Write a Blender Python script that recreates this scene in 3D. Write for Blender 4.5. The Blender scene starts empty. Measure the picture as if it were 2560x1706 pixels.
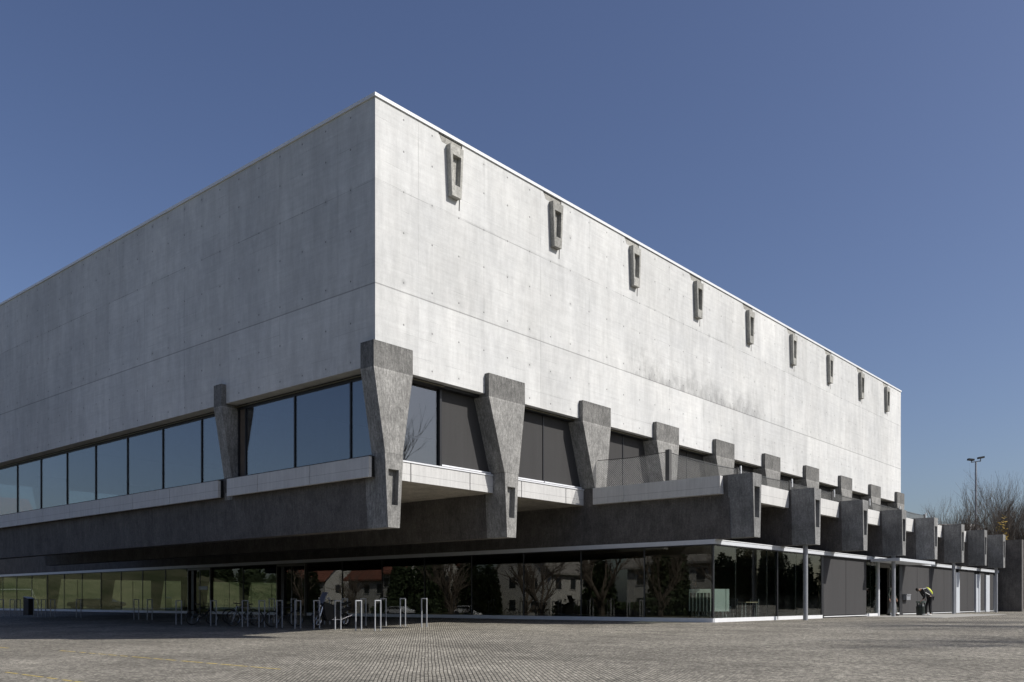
import bpy, bmesh, math, random
from mathutils import Vector, Matrix
C = bpy.context
sc = C.scene
R = math.radians
# ------------------------------------------------------------------ camera
cam_d = bpy.data.cameras.new('camera'); cam = bpy.data.objects.new('camera', cam_d)
sc.collection.objects.link(cam); sc.camera = cam
cam.location = (-18.72, -21.75, 0.8)
cam.rotation_euler = (R(90), 0, R(40.53 - 90))
cam_d.sensor_width = 36; cam_d.lens = 2222 / 2560 * 36
cam_d.shift_y = (1503 - 853) / 2560
cam_d.clip_start = .1; cam_d.clip_end = 3000
# ------------------------------------------------------------------ sky, sun, exposure
SUN_AZ = 25.5      # from -y towards +x
SUN_EL = 40.0
w = bpy.data.worlds.new("World"); sc.world = w; w.use_nodes = True
nt = w.node_tree; nt.nodes.clear()
sky = nt.nodes.new('ShaderNodeTexSky'); sky.sky_type = 'NISHITA'; sky.sun_disc = False
sky.sun_elevation = R(SUN_EL); sky.sun_rotation = R(180 - SUN_AZ)
sky.altitude = 400; sky.air_density = 1.0; sky.dust_density = 2.8; sky.ozone_density = 3.4
bg = nt.nodes.new('ShaderNodeBackground'); bg.inputs['Strength'].default_value = .083
wo = nt.nodes.new('ShaderNodeOutputWorld')
hs = nt.nodes.new('ShaderNodeHueSaturation'); hs.inputs['Saturation'].default_value = 1.02; hs.inputs['Hue'].default_value = .5115
nt.links.new(sky.outputs[0], hs.inputs['Color']); nt.links.new(hs.outputs[0], bg.inputs[0]); nt.links.new(bg.outputs[0], wo.inputs[0])
sl = bpy.data.lights.new('sun', 'SUN'); so = bpy.data.objects.new('sun', sl); sc.collection.objects.link(so)
sl.energy = 4.0; sl.angle = R(.53); sl.color = (1, .965, .91)
sd = Vector((math.cos(R(SUN_EL)) * math.sin(R(SUN_AZ)), -math.cos(R(SUN_EL)) * math.cos(R(SUN_AZ)), math.sin(R(SUN_EL))))
so.rotation_euler = (-sd).to_track_quat('-Z', 'Y').to_euler(); so.location = sd * 200
sc.view_settings.view_transform = 'Standard'; sc.view_settings.look = 'None'
sc.view_settings.exposure = 0.24; sc.view_settings.gamma = 1
sc.cycles.max_bounces = 8; sc.cycles.transparent_max_bounces = 24
sc.cycles.caustics_reflective = False; sc.cycles.caustics_refractive = False

# ------------------------------------------------------------------ material helpers
def new_mat(name):
    m = bpy.data.materials.new(name); m.use_nodes = True
    n = m.node_tree; b = n.nodes['Principled BSDF']
    return m, n, b
class G:
    """tiny node-graph writer"""
    def __init__(s, nt): s.nt = nt
    def put(s, sock, v):
        if isinstance(v, (int, float)): sock.default_value = v
        elif isinstance(v, tuple):
            sock.default_value = v if len(v) == len(sock.default_value) else tuple(v) + (1,)
        else: s.nt.links.new(v, sock)
    def m(s, op, a, b=0.0, c=None, clamp=False):
        n = s.nt.nodes.new('ShaderNodeMath'); n.operation = op; n.use_clamp = clamp
        s.put(n.inputs[0], a); s.put(n.inputs[1], b)
        if c is not None: s.put(n.inputs[2], c)
        return n.outputs[0]
    def mix(s, f, a, b, mode='MIX'):
        n = s.nt.nodes.new('ShaderNodeMix'); n.data_type = 'RGBA'; n.blend_type = mode
        s.put(n.inputs[0], f); s.put(n.inputs[6], a); s.put(n.inputs[7], b)
        return n.outputs[2]
    def pos(s):
        n = s.nt.nodes.new('ShaderNodeNewGeometry'); return n.outputs['Position']
    def nrm(s):
        n = s.nt.nodes.new('ShaderNodeNewGeometry'); return n.outputs['Normal']
    def obj(s):
        n = s.nt.nodes.new('ShaderNodeTexCoord'); return n.outputs['Object']
    def xyz(s, v):
        n = s.nt.nodes.new('ShaderNodeSeparateXYZ'); s.put(n.inputs[0], v); return n.outputs
    def scale(s, v, sc3, rot=(0, 0, 0)):
        n = s.nt.nodes.new('ShaderNodeMapping'); s.put(n.inputs[0], v)
        n.inputs['Scale'].default_value = sc3; n.inputs['Rotation'].default_value = rot
        return n.outputs[0]
    def noise(s, v, scale, detail=4, rough=.6):
        n = s.nt.nodes.new('ShaderNodeTexNoise'); s.put(n.inputs['Vector'], v)
        n.inputs['Scale'].default_value = scale; n.inputs['Detail'].default_value = detail
        n.inputs['Roughness'].default_value = rough
        return n.outputs[0]
    def ramp(s, f, a, b, c0=0.0, c1=1.0):
        n = s.nt.nodes.new('ShaderNodeMapRange'); s.put(n.inputs[0], f)
        n.inputs[1].default_value = a; n.inputs[2].default_value = b
        n.inputs[3].default_value = c0; n.inputs[4].default_value = c1
        return n.outputs[0]
    def bump(s, h, dist, strength=1.0):
        n = s.nt.nodes.new('ShaderNodeBump'); n.inputs['Distance'].default_value = dist
        n.inputs['Strength'].default_value = strength; s.put(n.inputs['Height'], h)
        return n.outputs[0]
    def line(s, c, spacing, off, half):     # 1 on regularly spaced lines
        a = s.m('ADD', c, -off + spacing / 2 + 400 * spacing)
        a = s.m('MODULO', a, spacing); a = s.m('SUBTRACT', a, spacing / 2); a = s.m('ABSOLUTE', a)
        return s.m('LESS_THAN', a, half)
    def lines(s, c, vals, half):
        out = None
        for v in vals:
            a = s.m('LESS_THAN', s.m('ABSOLUTE', s.m('SUBTRACT', c, v)), half)
            out = a if out is None else s.m('MAXIMUM', out, a)
        return out

def simple(name, col, rough=.6, metal=0.0, var=.12, vscale=3.0, spec=None):
    m, n, b = new_mat(name); g = G(n)
    nz = g.noise(g.obj(), vscale, 3)
    f = g.ramp(nz, .3, .7)
    lo = tuple(c * (1 - var) for c in col); hi = tuple(min(1, c * (1 + var)) for c in col)
    n.links.new(g.mix(f, lo, hi), b.inputs['Base Color'])
    b.inputs['Roughness'].default_value = rough; b.inputs['Metallic'].default_value = metal
    if spec is not None: b.inputs['Specular IOR Level'].default_value = spec
    return m

def facade_concrete():
    m, n, b = new_mat('pale_board_marked_concrete'); g = G(n)
    P = g.pos(); x, y, z = g.xyz(P); nx, ny, nz = g.xyz(g.nrm())
    side = g.m('GREATER_THAN', g.m('ABSOLUTE', nx), .5)
    a = g.m('ADD', g.m('MULTIPLY', x, g.m('SUBTRACT', 1.0, side)), g.m('MULTIPLY', y, side))
    blot = g.noise(P, .33, 5, .62)
    streak = g.noise(g.scale(P, (1.5, 1.5, .30)), 1.0, 7, .72)
    fine = g.noise(g.scale(P, (9, 9, .8)), 1.0, 4, .7)
    board = g.noise(g.scale(P, (.35, .35, 9)), 1.0, 5, .7)
    grain = g.noise(P, 24, 3, .7)
    v = g.ramp(blot, .3, .7, .93, 1.06)
    v = g.m('MULTIPLY', v, g.ramp(streak, .40, .68, 1.05, .86))
    v = g.m('MULTIPLY', v, g.ramp(fine, .3, .75, 1.03, .95)); v = g.m('MULTIPLY', v, g.ramp(g.noise(P, 2.6, 6, .78), .36, .64, .94, 1.05))
    v = g.m('MULTIPLY', v, g.ramp(board, .36, .64, .95, 1.04))
    big = g.noise(g.scale(P, (.16, .10, .07)), 1.0, 4, .6); v = g.m('MULTIPLY', v, g.ramp(big, .38, .62, .92, 1.04))
    v = g.m('MULTIPLY', v, g.ramp(grain, .3, .7, .96, 1.04))
    # every formwork panel has a slightly different tone
    pa = g.m('FLOOR', g.m('DIVIDE', g.m('SUBTRACT', a, 1.88), 3.275))
    pz = g.m('ADD', g.m('GREATER_THAN', z, 10.97), g.m('GREATER_THAN', z, 14.27))
    wn = n.nodes.new('ShaderNodeTexWhiteNoise'); wn.noise_dimensions = '2D'
    cb = n.nodes.new('ShaderNodeCombineXYZ'); n.links.new(pa, cb.inputs[0]); n.links.new(pz, cb.inputs[1])
    n.links.new(cb.outputs[0], wn.inputs['Vector'])
    v = g.m('MULTIPLY', v, g.ramp(wn.outputs[0], 0, 1, .92, 1.04))
    # grey water stain above the day joint on the long side
    def band(c, lo, hi, soft):
        return g.m('MULTIPLY', g.ramp(c, lo, lo + soft), g.ramp(c, hi - soft, hi, 1.0, 0.0))
    st = g.m('MULTIPLY', band(x, 14.2, 29.0, 1.6), g.m('MULTIPLY', g.ramp(z, 10.96, 10.98), g.ramp(z, 10.97, 13.0, 1.0, 0.0)))
    sn = g.noise(g.scale(P, (.55, .55, .42)), 1.0, 6, .68)
    sn2 = g.noise(g.scale(P, (3.5, 3.5, 1.2)), 1.0, 5, .8)
    st = g.m('MULTIPLY', st, g.ramp(g.m('ADD', sn, g.ramp(z, 10.97, 12.6, .12, -.08)), .46, .58)); st = g.m('MULTIPLY', st, g.ramp(sn2, .35, .62, .2, 1.0))
    v = g.m('MULTIPLY', v, g.ramp(st, 0, 1, 1.0, .52))
    # joints, board lines, tie holes
    sj = g.m('MULTIPLY', g.line(a, 3.275, 1.88, .011), g.ramp(g.noise(P, .8, 2), .4, .66, .05, .7))
    hj = g.lines(z, (14.27,), .012)
    hj = g.m('MULTIPLY', hj, g.ramp(g.noise(P, .5, 2), .4, .6, .2, .9))
    seam = g.lines(z, (10.97,), .022)
    bl = g.m('MULTIPLY', g.line(z, .67, 9.62, .008), g.ramp(g.noise(P, .6, 3), .47, .66, .0, .55))
    j = g.m('MAXIMUM', g.m('MAXIMUM', sj, hj), g.m('MAXIMUM', g.m('MULTIPLY', seam, .8), bl))
    da = g.m('ADD', a, .085 + 1.3075 / 2 + 400 * 1.3075); da = g.m('MODULO', da, 1.3075)
    da = g.m('ABSOLUTE', g.m('SUBTRACT', da, 1.3075 / 2))
    dz = None
    for r in (16.65, 15.6, 14.27, 12.92, 11.28, 9.9, 8.62):
        q = g.m('ABSOLUTE', g.m('SUBTRACT', z, r)); dz = q if dz is None else g.m('MINIMUM', dz, q)
    d = g.m('SQRT', g.m('ADD', g.m('POWER', da, 2.0), g.m('POWER', dz, 2.0)))
    hole = g.ramp(d, .022, .042, 1.0, 0.0)
    halo = g.m('MULTIPLY', g.ramp(d, .04, .16, 1.0, 0.0), g.ramp(g.noise(P, 1.1, 2), .5, .7, 0, .25))
    dark = g.m('MAXIMUM', g.m('MAXIMUM', g.m('MULTIPLY', j, .5), g.m('MULTIPLY', hole, .62)), halo)
    v = g.m('MULTIPLY', v, g.m('SUBTRACT', 1.0, dark))
    tint = g.mix(g.ramp(blot, .35, .65), (.575, .58, .575), (.60, .60, .585))
    cc = n.nodes.new('ShaderNodeCombineXYZ')
    for i in range(3): n.links.new(v, cc.inputs[i])
    n.links.new(g.mix(1.0, tint, cc.outputs[0], 'MULTIPLY'), b.inputs['Base Color'])
    b.inputs['Roughness'].default_value = .82
    h = g.m('ADD', g.m('MULTIPLY', grain, .35), g.m('MULTIPLY', board, .5)); h = g.m('SUBTRACT', h, g.m('MULTIPLY', dark, 1.2))
    n.links.new(g.bump(h, .012, .6), b.inputs['Normal'])
    return m

def dark_concrete(name, col, band=False, streaks=1.0):
    m, n, b = new_mat(name); g = G(n)
    P = g.pos(); x, y, z = g.xyz(P)
    st = g.noise(g.scale(P, (15, 15, 3.2)), 1.0, 6, .8)
    st2 = g.noise(g.scale(P, (4.2, 4.2, .45)), 1.0, 5, .7)
    bl = g.noise(P, 1.1, 6, .75); gr = g.noise(P, 17, 3, .8)
    v = g.m('MULTIPLY', g.ramp(st, .36, .64, 1 + .24 * streaks, 1 - .28 * streaks), g.ramp(st2, .3, .7, 1.14, .84))
    v = g.m('MULTIPLY', v, g.ramp(bl, .36, .64, .76, 1.24)); v = g.m('MULTIPLY', v, g.ramp(gr, .36, .64, .78, 1.22))
    oi = n.nodes.new('ShaderNodeObjectInfo'); v = g.m('MULTIPLY', v, g.ramp(oi.outputs['Random'], 0, 1, .84, 1.12))
    if band:   # older, darker pour above the day joint, pale laitance along the joint
        top = g.m('GREATER_THAN', z, 8.235)
        v = g.m('MULTIPLY', v, g.ramp(top, 0, 1, 1.0, .64))
        edge = g.ramp(g.m('ABSOLUTE', g.m('SUBTRACT', z, g.m('ADD', 8.17, g.m('MULTIPLY', g.noise(P, 2.5, 2), .08)))), .0, .06, 1.22, 1.0)
        v = g.m('MULTIPLY', v, edge)
        cap = g.m('MULTIPLY', g.ramp(z, 8.95, 9.07), g.ramp(st, .45, .6)); v = g.m('MULTIPLY', v, g.ramp(cap, 0, 1, 1.0, .45))
        jt = g.lines(z, (5.56, 8.235), .009); v = g.m('MULTIPLY', v, g.ramp(jt, 0, 1, 1, .7))
    cc = n.nodes.new('ShaderNodeCombineXYZ')
    for i in range(3): n.links.new(v, cc.inputs[i])
    n.links.new(g.mix(1.0, col, cc.outputs[0], 'MULTIPLY'), b.inputs['Base Color'])
    b.inputs['Roughness'].default_value = .85
    n.links.new(g.bump(g.m('ADD', st, gr), .02, .5), b.inputs['Normal'])
    return m

def panel_concrete():
    m, n, b = new_mat('pale_precast_concrete'); g = G(n)
    P = g.pos(); x, y, z = g.xyz(P)
    st = g.noise(g.scale(P, (10, 10, .7)), 1.0, 4, .7); bl = g.noise(P, .8, 4, .6); gr = g.noise(P, 26, 2, .7)
    v = g.m('MULTIPLY', g.ramp(st, .4, .75, 1.04, .86), g.ramp(bl, .3, .7, .92, 1.06))
    v = g.m('MULTIPLY', v, g.ramp(gr, .3, .7, .95, 1.05))
    hl = g.lines(z, (5.08,), .008); v = g.m('MULTIPLY', v, g.ramp(hl, 0, 1, 1, .65))
    cc = n.nodes.new('ShaderNodeCombineXYZ')
    for i in range(3): n.links.new(v, cc.inputs[i])
    n.links.new(g.mix(1.0, (.56, .555, .54), cc.outputs[0], 'MULTIPLY'), b.inputs['Base Color'])
    b.inputs['Roughness'].default_value = .8
    n.links.new(g.bump(gr, .006, .5), b.inputs['Normal'])
    return m

def glass(name, tint=(.62, .68, .66), base_r=.045, dirt=.0):
    m = bpy.data.materials.new(name); m.use_nodes = True; n = m.node_tree; n.nodes.clear(); g = G(n)
    geo = n.nodes.new('ShaderNodeNewGeometry')
    dot = n.nodes.new('ShaderNodeVectorMath'); dot.operation = 'DOT_PRODUCT'
    n.links.new(geo.outputs['Incoming'], dot.inputs[0]); n.links.new(geo.outputs['Normal'], dot.inputs[1])
    c = g.m('ABSOLUTE', dot.outputs['Value'])
    r = g.m('POWER', g.m('SUBTRACT', 1.0, c, clamp=True), 5.0)          # Schlick reflectance, same on both sides of the sheet
    r = g.m('ADD', g.m('MULTIPLY', r, 1 - base_r), base_r)
    tr = n.nodes.new('ShaderNodeBsdfTransparent'); tr.inputs[0].default_value = tint + (1,)
    gl = n.nodes.new('ShaderNodeBsdfGlossy'); gl.inputs['Roughness'].default_value = 0.0
    oi = n.nodes.new('ShaderNodeObjectInfo'); n.links.new(g.mix(oi.outputs['Random'], (.80, .79, .77), (.94, .92, .90)), gl.inputs['Color'])
    wn = n.nodes.new('ShaderNodeTexWhiteNoise'); wn.noise_dimensions = '1D'; n.links.new(oi.outputs['Random'], wn.inputs['W'])
    va = n.nodes.new('ShaderNodeVectorMath'); va.operation = 'MULTIPLY_ADD'; n.links.new(wn.outputs['Color'], va.inputs[0])
    va.inputs[1].default_value = (.012, .012, .012); n.links.new(g.bump(g.noise(g.pos(), .5, 2), .0009, 1.0), va.inputs[2])
    vs = n.nodes.new('ShaderNodeVectorMath'); vs.operation = 'SUBTRACT'; n.links.new(va.outputs[0], vs.inputs[0]); vs.inputs[1].default_value = (.006, .006, .006)
    n.links.new(vs.outputs[0], gl.inputs['Normal'])
    mx = n.nodes.new('ShaderNodeMixShader'); n.links.new(r, mx.inputs[0])
    n.links.new(tr.outputs[0], mx.inputs[1]); n.links.new(gl.outputs[0], mx.inputs[2])
    out = mx.outputs[0]
    if dirt:
        df = n.nodes.new('ShaderNodeBsdfDiffuse'); df.inputs[0].default_value = (.55, .58, .6, 1)
        z = g.xyz(g.pos())[2]
        f = g.m('MULTIPLY', g.ramp(z, .1, 1.1, 1.0, .0), g.ramp(g.noise(g.pos(), 1.3, 5, .7), .4, .75, .1, 1.0))
        m2 = n.nodes.new('ShaderNodeMixShader'); n.links.new(g.m('MULTIPLY', f, dirt), m2.inputs[0])
        n.links.new(out, m2.inputs[1]); n.links.new(df.outputs[0], m2.inputs[2]); out = m2.outputs[0]
    o = n.nodes.new('ShaderNodeOutputMaterial'); n.links.new(out, o.inputs[0])
    return m

def setts():
    m, n, b = new_mat('stone_setts'); g = G(n)
    P = g.pos()
    warp = g.noise(P, .9, 3)
    n2 = n.nodes.new('ShaderNodeVectorMath'); n2.operation = 'MULTIPLY_ADD'
    nc = n.nodes.new('ShaderNodeTexNoise'); nc.inputs['Scale'].default_value = .7; n.links.new(P, nc.inputs['Vector'])
    n.links.new(nc.outputs['Color'], n2.inputs[0]); n2.inputs[1].default_value = (.05, .05, 0); n.links.new(P, n2.inputs[2])
    br = n.nodes.new('ShaderNodeTexBrick'); n.links.new(g.scale(n2.outputs[0], (1, 1, 1), (0, 0, R(-46))), br.inputs['Vector'])
    br.inputs['Scale'].default_value = 1; br.inputs['Brick Width'].default_value = .105; br.inputs['Row Height'].default_value = .076
    br.inputs['Mortar Size'].default_value = .011; br.inputs['Mortar Smooth'].default_value = .35
    br.offset = .5; br.inputs['Bias'].default_value = -.1
    br.inputs['Color1'].default_value = (.405, .374, .312, 1); br.inputs['Color2'].default_value = (.205, .190, .158, 1)
    br.inputs['Mortar'].default_value = (.068, .064, .055, 1)
    grit = g.noise(P, 26, 4, .85); blot = g.noise(P, .22, 7, .68); med = g.noise(P, 7, 6, .85)
    vo = n.nodes.new('ShaderNodeTexVoronoi'); vo.inputs['Scale'].default_value = .55; n.links.new(P, vo.inputs['Vector'])
    speck = g.ramp(vo.outputs['Distance'], .018, .032, .35, 1.0)
    streaks = g.noise(g.scale(P, (1.3, .12, 1), (0, 0, R(25))), 1.0, 5, .7)
    v = g.m('MULTIPLY', g.ramp(grit, .3, .7, .45, 1.62), g.ramp(blot, .36, .64, .72, 1.2))
    v = g.m('MULTIPLY', v, g.ramp(med, .34, .66, .62, 1.38)); v = g.m('MULTIPLY', v, speck); v = g.m('MULTIPLY', v, g.ramp(streaks, .35, .65, .84, 1.1))
    cc = n.nodes.new('ShaderNodeCombineXYZ')
    for i in range(3): n.links.new(v, cc.inputs[i])
    col = g.mix(1.0, br.outputs['Color'], cc.outputs[0], 'MULTIPLY')
    n.links.new(col, b.inputs['Base Color']); b.inputs['Roughness'].default_value = .92
    b.inputs['Specular IOR Level'].default_value = .2
    h = g.m('SUBTRACT', g.m('MULTIPLY', grit, .5), br.outputs['Fac'])
    n.links.new(g.bump(h, .02, 1.0), b.inputs['Normal'])
    return m

def weave(name, col, rough=.8):
    m, n, b = new_mat(name); g = G(n)
    P = g.pos(); z = g.xyz(P)[2]
    st = g.noise(g.scale(P, (4, 4, .25)), 1.0, 3); gr = g.noise(P, 60, 2, .8)
    v = g.m('MULTIPLY', g.ramp(st, .3, .7, .95, 1.06), g.ramp(gr, .3, .7, .88, 1.12))
    cc = n.nodes.new('ShaderNodeCombineXYZ')
    for i in range(3): n.links.new(v, cc.inputs[i])
    n.links.new(g.mix(1.0, col, cc.outputs[0], 'MULTIPLY'), b.inputs['Base Color'])
    b.inputs['Roughness'].default_value = rough; b.inputs['Specular IOR Level'].default_value = .15
    return m

def grass_mat(name, a=(.050, .064, .030), c=(.165, .160, .100)):
    m, n, b = new_mat(name); g = G(n); P = g.pos()
    f = g.m('MULTIPLY', g.ramp(g.noise(P, .16, 6, .75), .38, .62), g.ramp(g.noise(P, 3, 4, .8), .25, .75, .5, 1.0))
    n.links.new(g.mix(f, a, c), b.inputs['Base Color']); b.inputs['Roughness'].default_value = .95
    b.inputs['Specular IOR Level'].default_value = .1
    return m

M = {}
M['wall'] = facade_concrete()
M['fin'] = dark_concrete('weathered_fin_concrete', (.238, .234, .222), band=True, streaks=1.5)
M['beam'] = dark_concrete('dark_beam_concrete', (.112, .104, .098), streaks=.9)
M['beamend'] = dark_concrete('beam_end_concrete', (.20, .20, .197), streaks=.9)
M['smallfin'] = dark_concrete('small_fin_concrete', (.33, .325, .30), streaks=.8)
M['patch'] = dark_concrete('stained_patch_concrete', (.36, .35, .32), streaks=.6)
M['panel'] = panel_concrete()
M['soffit'] = dark_concrete('soffit_concrete', (.37, .345, .30), streaks=.2)
M['cap'] = simple('white_metal_capping', (.72, .73, .74), .4, .0, .03)
M['fascia'] = simple('pale_metal_fascia', (.58, .60, .63), .4, 0, .04)
M['sill'] = simple('white_metal_sill', (.72, .73, .75), .4, 0, .05)
M['frame'] = simple('black_window_frame', (.012, .012, .014), .45, 0, .1)
M['frame2'] = simple('bronze_door_frame', (.10, .095, .085), .4, .3, .1)
M['dark'] = simple('black_metal', (.014, .014, .015), .5, 0, .2)
M['gap'] = simple('black_joint_and_shadow', (.008, .008, .008), .9, 0, .1)
M['blind'] = weave('grey_screen_blind', (.054, .053, .053))
M['blind2'] = weave('grey_cladding_panel', (.057, .056, .057))
M['wpanel'] = simple('pale_blue_grey_panel', (.50, .525, .56), .45, 0, .03)
M['rail'] = simple('brass_coloured_rail', (.16, .14, .09), .4, .5, .1)
M['glassU'] = glass('upper_window_glass', (.52, .57, .60), .20)
M['glassG'] = glass('ground_floor_glass', (.76, .78, .74), .075)
M['glassF'] = glass('front_ground_glass', (.84, .88, .85), .04, dirt=.02)
M['int'] = simple('dark_interior_finish', (.10, .078, .058), .8, 0, .2)
M['intfloor'] = simple('interior_floor', (.17, .16, .145), .3, 0, .15)
M['hallwall'] = simple('hall_interior_wall', (.12, .11, .10), .8, 0, .1)
M['steel'] = simple('galvanised_steel', (.33, .34, .36), .45, .0, .2)
M['col'] = simple('grey_painted_steel', (.30, .31, .33), .38, .2, .08)
M['setts'] = setts()
M['yellow'] = simple('worn_yellow_paint', (.52, .40, .10), .8, 0, .35, 14)
M['wire'] = simple('stainless_wire', (.34, .34, .33), .4, .6, .1)
M['ground'] = grass_mat('rough_grass_ground', (.05, .06, .025), (.11, .105, .05))
M['lawn'] = grass_mat('sports_lawn')
M['concpad'] = simple('pale_concrete_pad', (.36, .35, .32), .85, 0, .12)

# ------------------------------------------------------------------ mesh helpers
def link(o, parent=None):
    sc.collection.objects.link(o)
    if parent is not None: o.parent = parent
    return o
def obj(name, bm, mat, parent=None, smooth=False):
    bmesh.ops.recalc_face_normals(bm, faces=bm.faces)
    me = bpy.data.meshes.new(name); bm.to_mesh(me); bm.free()
    if mat is not None: me.materials.append(mat)
    if smooth:
        for p in me.polygons: p.use_smooth = True
    return link(bpy.data.objects.new(name, me), parent)
def empty(name, loc, label, cat, group=None, rz=0):
    o = bpy.data.objects.new(name, None); link(o); o.location = loc; o.rotation_euler = (0, 0, rz)
    o.empty_display_size = .3
    o['label'] = label; o['category'] = cat
    if group: o['group'] = group
    C.view_layer.update()
    return o
def wobj(name, bm, mat, parent, smooth=False):     # geometry given in world space, parented to a placed empty
    bm.transform(parent.matrix_world.inverted())
    return obj(name, bm, mat, parent, smooth)
def tag(o, label=None, cat=None, group=None, kind=None):
    if label: o['label'] = label
    if cat: o['category'] = cat
    if group: o['group'] = group
    if kind: o['kind'] = kind
    return o
def box(bm, x0, x1, y0, y1, z0, z1):
    v = [bm.verts.new(p) for p in ((x0, y0, z0), (x1, y0, z0), (x1, y1, z0), (x0, y1, z0), (x0, y0, z1), (x1, y0, z1), (x1, y1, z1), (x0, y1, z1))]
    for f in ((0, 3, 2, 1), (4, 5, 6, 7), (0, 1, 5, 4), (1, 2, 6, 5), (2, 3, 7, 6), (3, 0, 4, 7)):
        bm.faces.new([v[i] for i in f])
    return bm
def B(*a):
    return box(bmesh.new(), *a)
def prism_y(bm, poly, y0, y1):       # poly of (x, z)
    a = [bm.verts.new((p[0], y0, p[1])) for p in poly]; b = [bm.verts.new((p[0], y1, p[1])) for p in poly]
    n = len(poly); bm.faces.new(a); bm.faces.new(b[::-1])
    for i in range(n): bm.faces.new((a[i], b[i], b[(i + 1) % n], a[(i + 1) % n]))
    return bm
def prism_x(bm, poly, x0, x1):       # poly of (y, z)
    a = [bm.verts.new((x0, p[0], p[1])) for p in poly]; b = [bm.verts.new((x1, p[0], p[1])) for p in poly]
    n = len(poly); bm.faces.new(a); bm.faces.new(b[::-1])
    for i in range(n): bm.faces.new((a[i], b[i], b[(i + 1) % n], a[(i + 1) % n]))
    return bm
def tube(bm, p0, p1, r0, r1=None, n=6, caps=True):
    p0 = Vector(p0); p1 = Vector(p1); r1 = r0 if r1 is None else r1
    d = p1 - p0
    if d.length < 1e-6: return
    q = d.to_track_quat('Z', 'Y')
    A = [bm.verts.new(p0 + q @ Vector((r0 * math.cos(2 * math.pi * i / n), r0 * math.sin(2 * math.pi * i / n), 0))) for i in range(n)]
    D = [bm.verts.new(p1 + q @ Vector((r1 * math.cos(2 * math.pi * i / n), r1 * math.sin(2 * math.pi * i / n), 0))) for i in range(n)]
    for i in range(n): bm.faces.new((A[i], A[(i + 1) % n], D[(i + 1) % n], D[i]))
    if caps and n > 2: bm.faces.new(A[::-1]); bm.faces.new(D)
def path(bm, pts, r, n=6):
    for a, b in zip(pts[:-1], pts[1:]): tube(bm, a, b, r, r, n)
def ring(bm, c, r, rr, axis, n=28, m=6):
    c = Vector(c); q = Vector(axis).normalized().to_track_quat('Z', 'Y')
    rows = []
    for i in range(n):
        t = 2 * math.pi * i / n; u = q @ Vector((math.cos(t), math.sin(t), 0)); k = q @ Vector((0, 0, 1))
        rows.append([bm.verts.new(c + u * (r + rr * math.cos(2 * math.pi * j / m)) + k * rr * math.sin(2 * math.pi * j / m)) for j in range(m)])
    for i in range(n):
        for j in range(m):
            bm.faces.new((rows[i][j], rows[(i + 1) % n][j], rows[(i + 1) % n][(j + 1) % m], rows[i][(j + 1) % m]))
def inset_end(bm, outer_f, outer_b, yf, yb, rec, depth):
    """tapered prism along y with a trapezoid niche cut into its front end; polys are 4 (x,z) corners in the same order"""
    V = lambda p, y: bm.verts.new((p[0], y, p[1]))
    of = [V(p, yf) for p in outer_f]; ob = [V(p, yb) for p in outer_b]
    rf = [V(p, yf) for p in rec]
    cx = sum(p[0] for p in rec) / 4; cz = sum(p[1] for p in rec) / 4
    rb = [V((cx + (p[0] - cx) * .93, cz + (p[1] - cz) * .97), yf + depth) for p in rec]
    for i in range(4):
        j = (i + 1) % 4
        bm.faces.new((of[i], of[j], rf[j], rf[i])); bm.faces.new((rf[i], rf[j], rb[j], rb[i])); bm.faces.new((of[i], ob[i], ob[j], of[j]))
    bm.faces.new(rb); bm.faces.new(ob[::-1])
    return bm

def gz(x):      # plaza falls away to the left of the glazed corner, level on the right
    return -.02 if x > 12 else (-.02 - .031 * (12 - x) if x > -24 else -.02 - .031 * 36)

# ------------------------------------------------------------------ the setting
def sheet(name, xs, y0, y1, mat, dz, label=None):
    bm = bmesh.new()
    rows = [(bm.verts.new((x, y0, gz(x) + dz)), bm.verts.new((x, y1, gz(x) + dz))) for x in xs]
    for a, b in zip(rows[:-1], rows[1:]): bm.faces.new((a[0], b[0], b[1], a[1]))
    o = obj(name, bm, mat); tag(o, label, kind='structure'); return o
sheet('ground', (-900, -24, 12, 900), -900, 900, M['ground'], -.004, 'rough grass ground reaching to the horizon')
sheet('plaza', (-31, -24, 12, 130), -60, 76, M['setts'], .004, 'paved forecourt of small grey brown stone setts')
bm = bmesh.new()
LY = [(76.5, .01), (84, .3), (96, 3.2), (112, 6.5), (200, 8)]
for (a, za), (b2, zb) in zip(LY[:-1], LY[1:]):
    v = [bm.verts.new(p) for p in ((-30, a, za), (140, a, za), (140, b2, zb), (-30, b2, zb))]; bm.faces.new(v)
tag(obj('lawn', bm, M['lawn']), 'sunlit grass bank rising behind the building', kind='structure')
tag(obj('entrance_path', B(27.3, 41, -9.7, -5.65, -.012, .0), M['concpad']), 'pale concrete strip in front of the entrance', kind='structure')
# yellow markings
def mark(x, y0, y1, wd):
    bm = bmesh.new(); z = gz(x) + .009; n = max(2, int((y1 - y0) / .6)); random.seed(int(x * 7))
    for i in range(n):
        a = y0 + (y1 - y0) * i / n; b2 = a + (y1 - y0) / n * random.uniform(.55, 1.0); ww = wd * random.uniform(.7, 1.05)
        bm.faces.new([bm.verts.new(p) for p in ((x - ww / 2, a, z - -.031 * -ww / 2), (x + ww / 2, a, z + -.031 * -ww / 2), (x + ww / 2, b2, z + -.031 * -ww / 2), (x - ww / 2, b2, z - -.031 * -ww / 2))])
    o = obj('road_marking', bm, M['yellow']); return tag(o, kind='structure')
mark(-7.75, -6.0, 4.9, .075)['label'] = 'long worn yellow line on the setts at lower left'
mark(-8.1, 7.5, 8.6, .08)['label'] = 'short yellow dash on the setts at the left edge'
mark(-11.25, -7.5, -1.0, .07)['label'] = 'faint yellow line nearest the camera at the bottom left'

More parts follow.
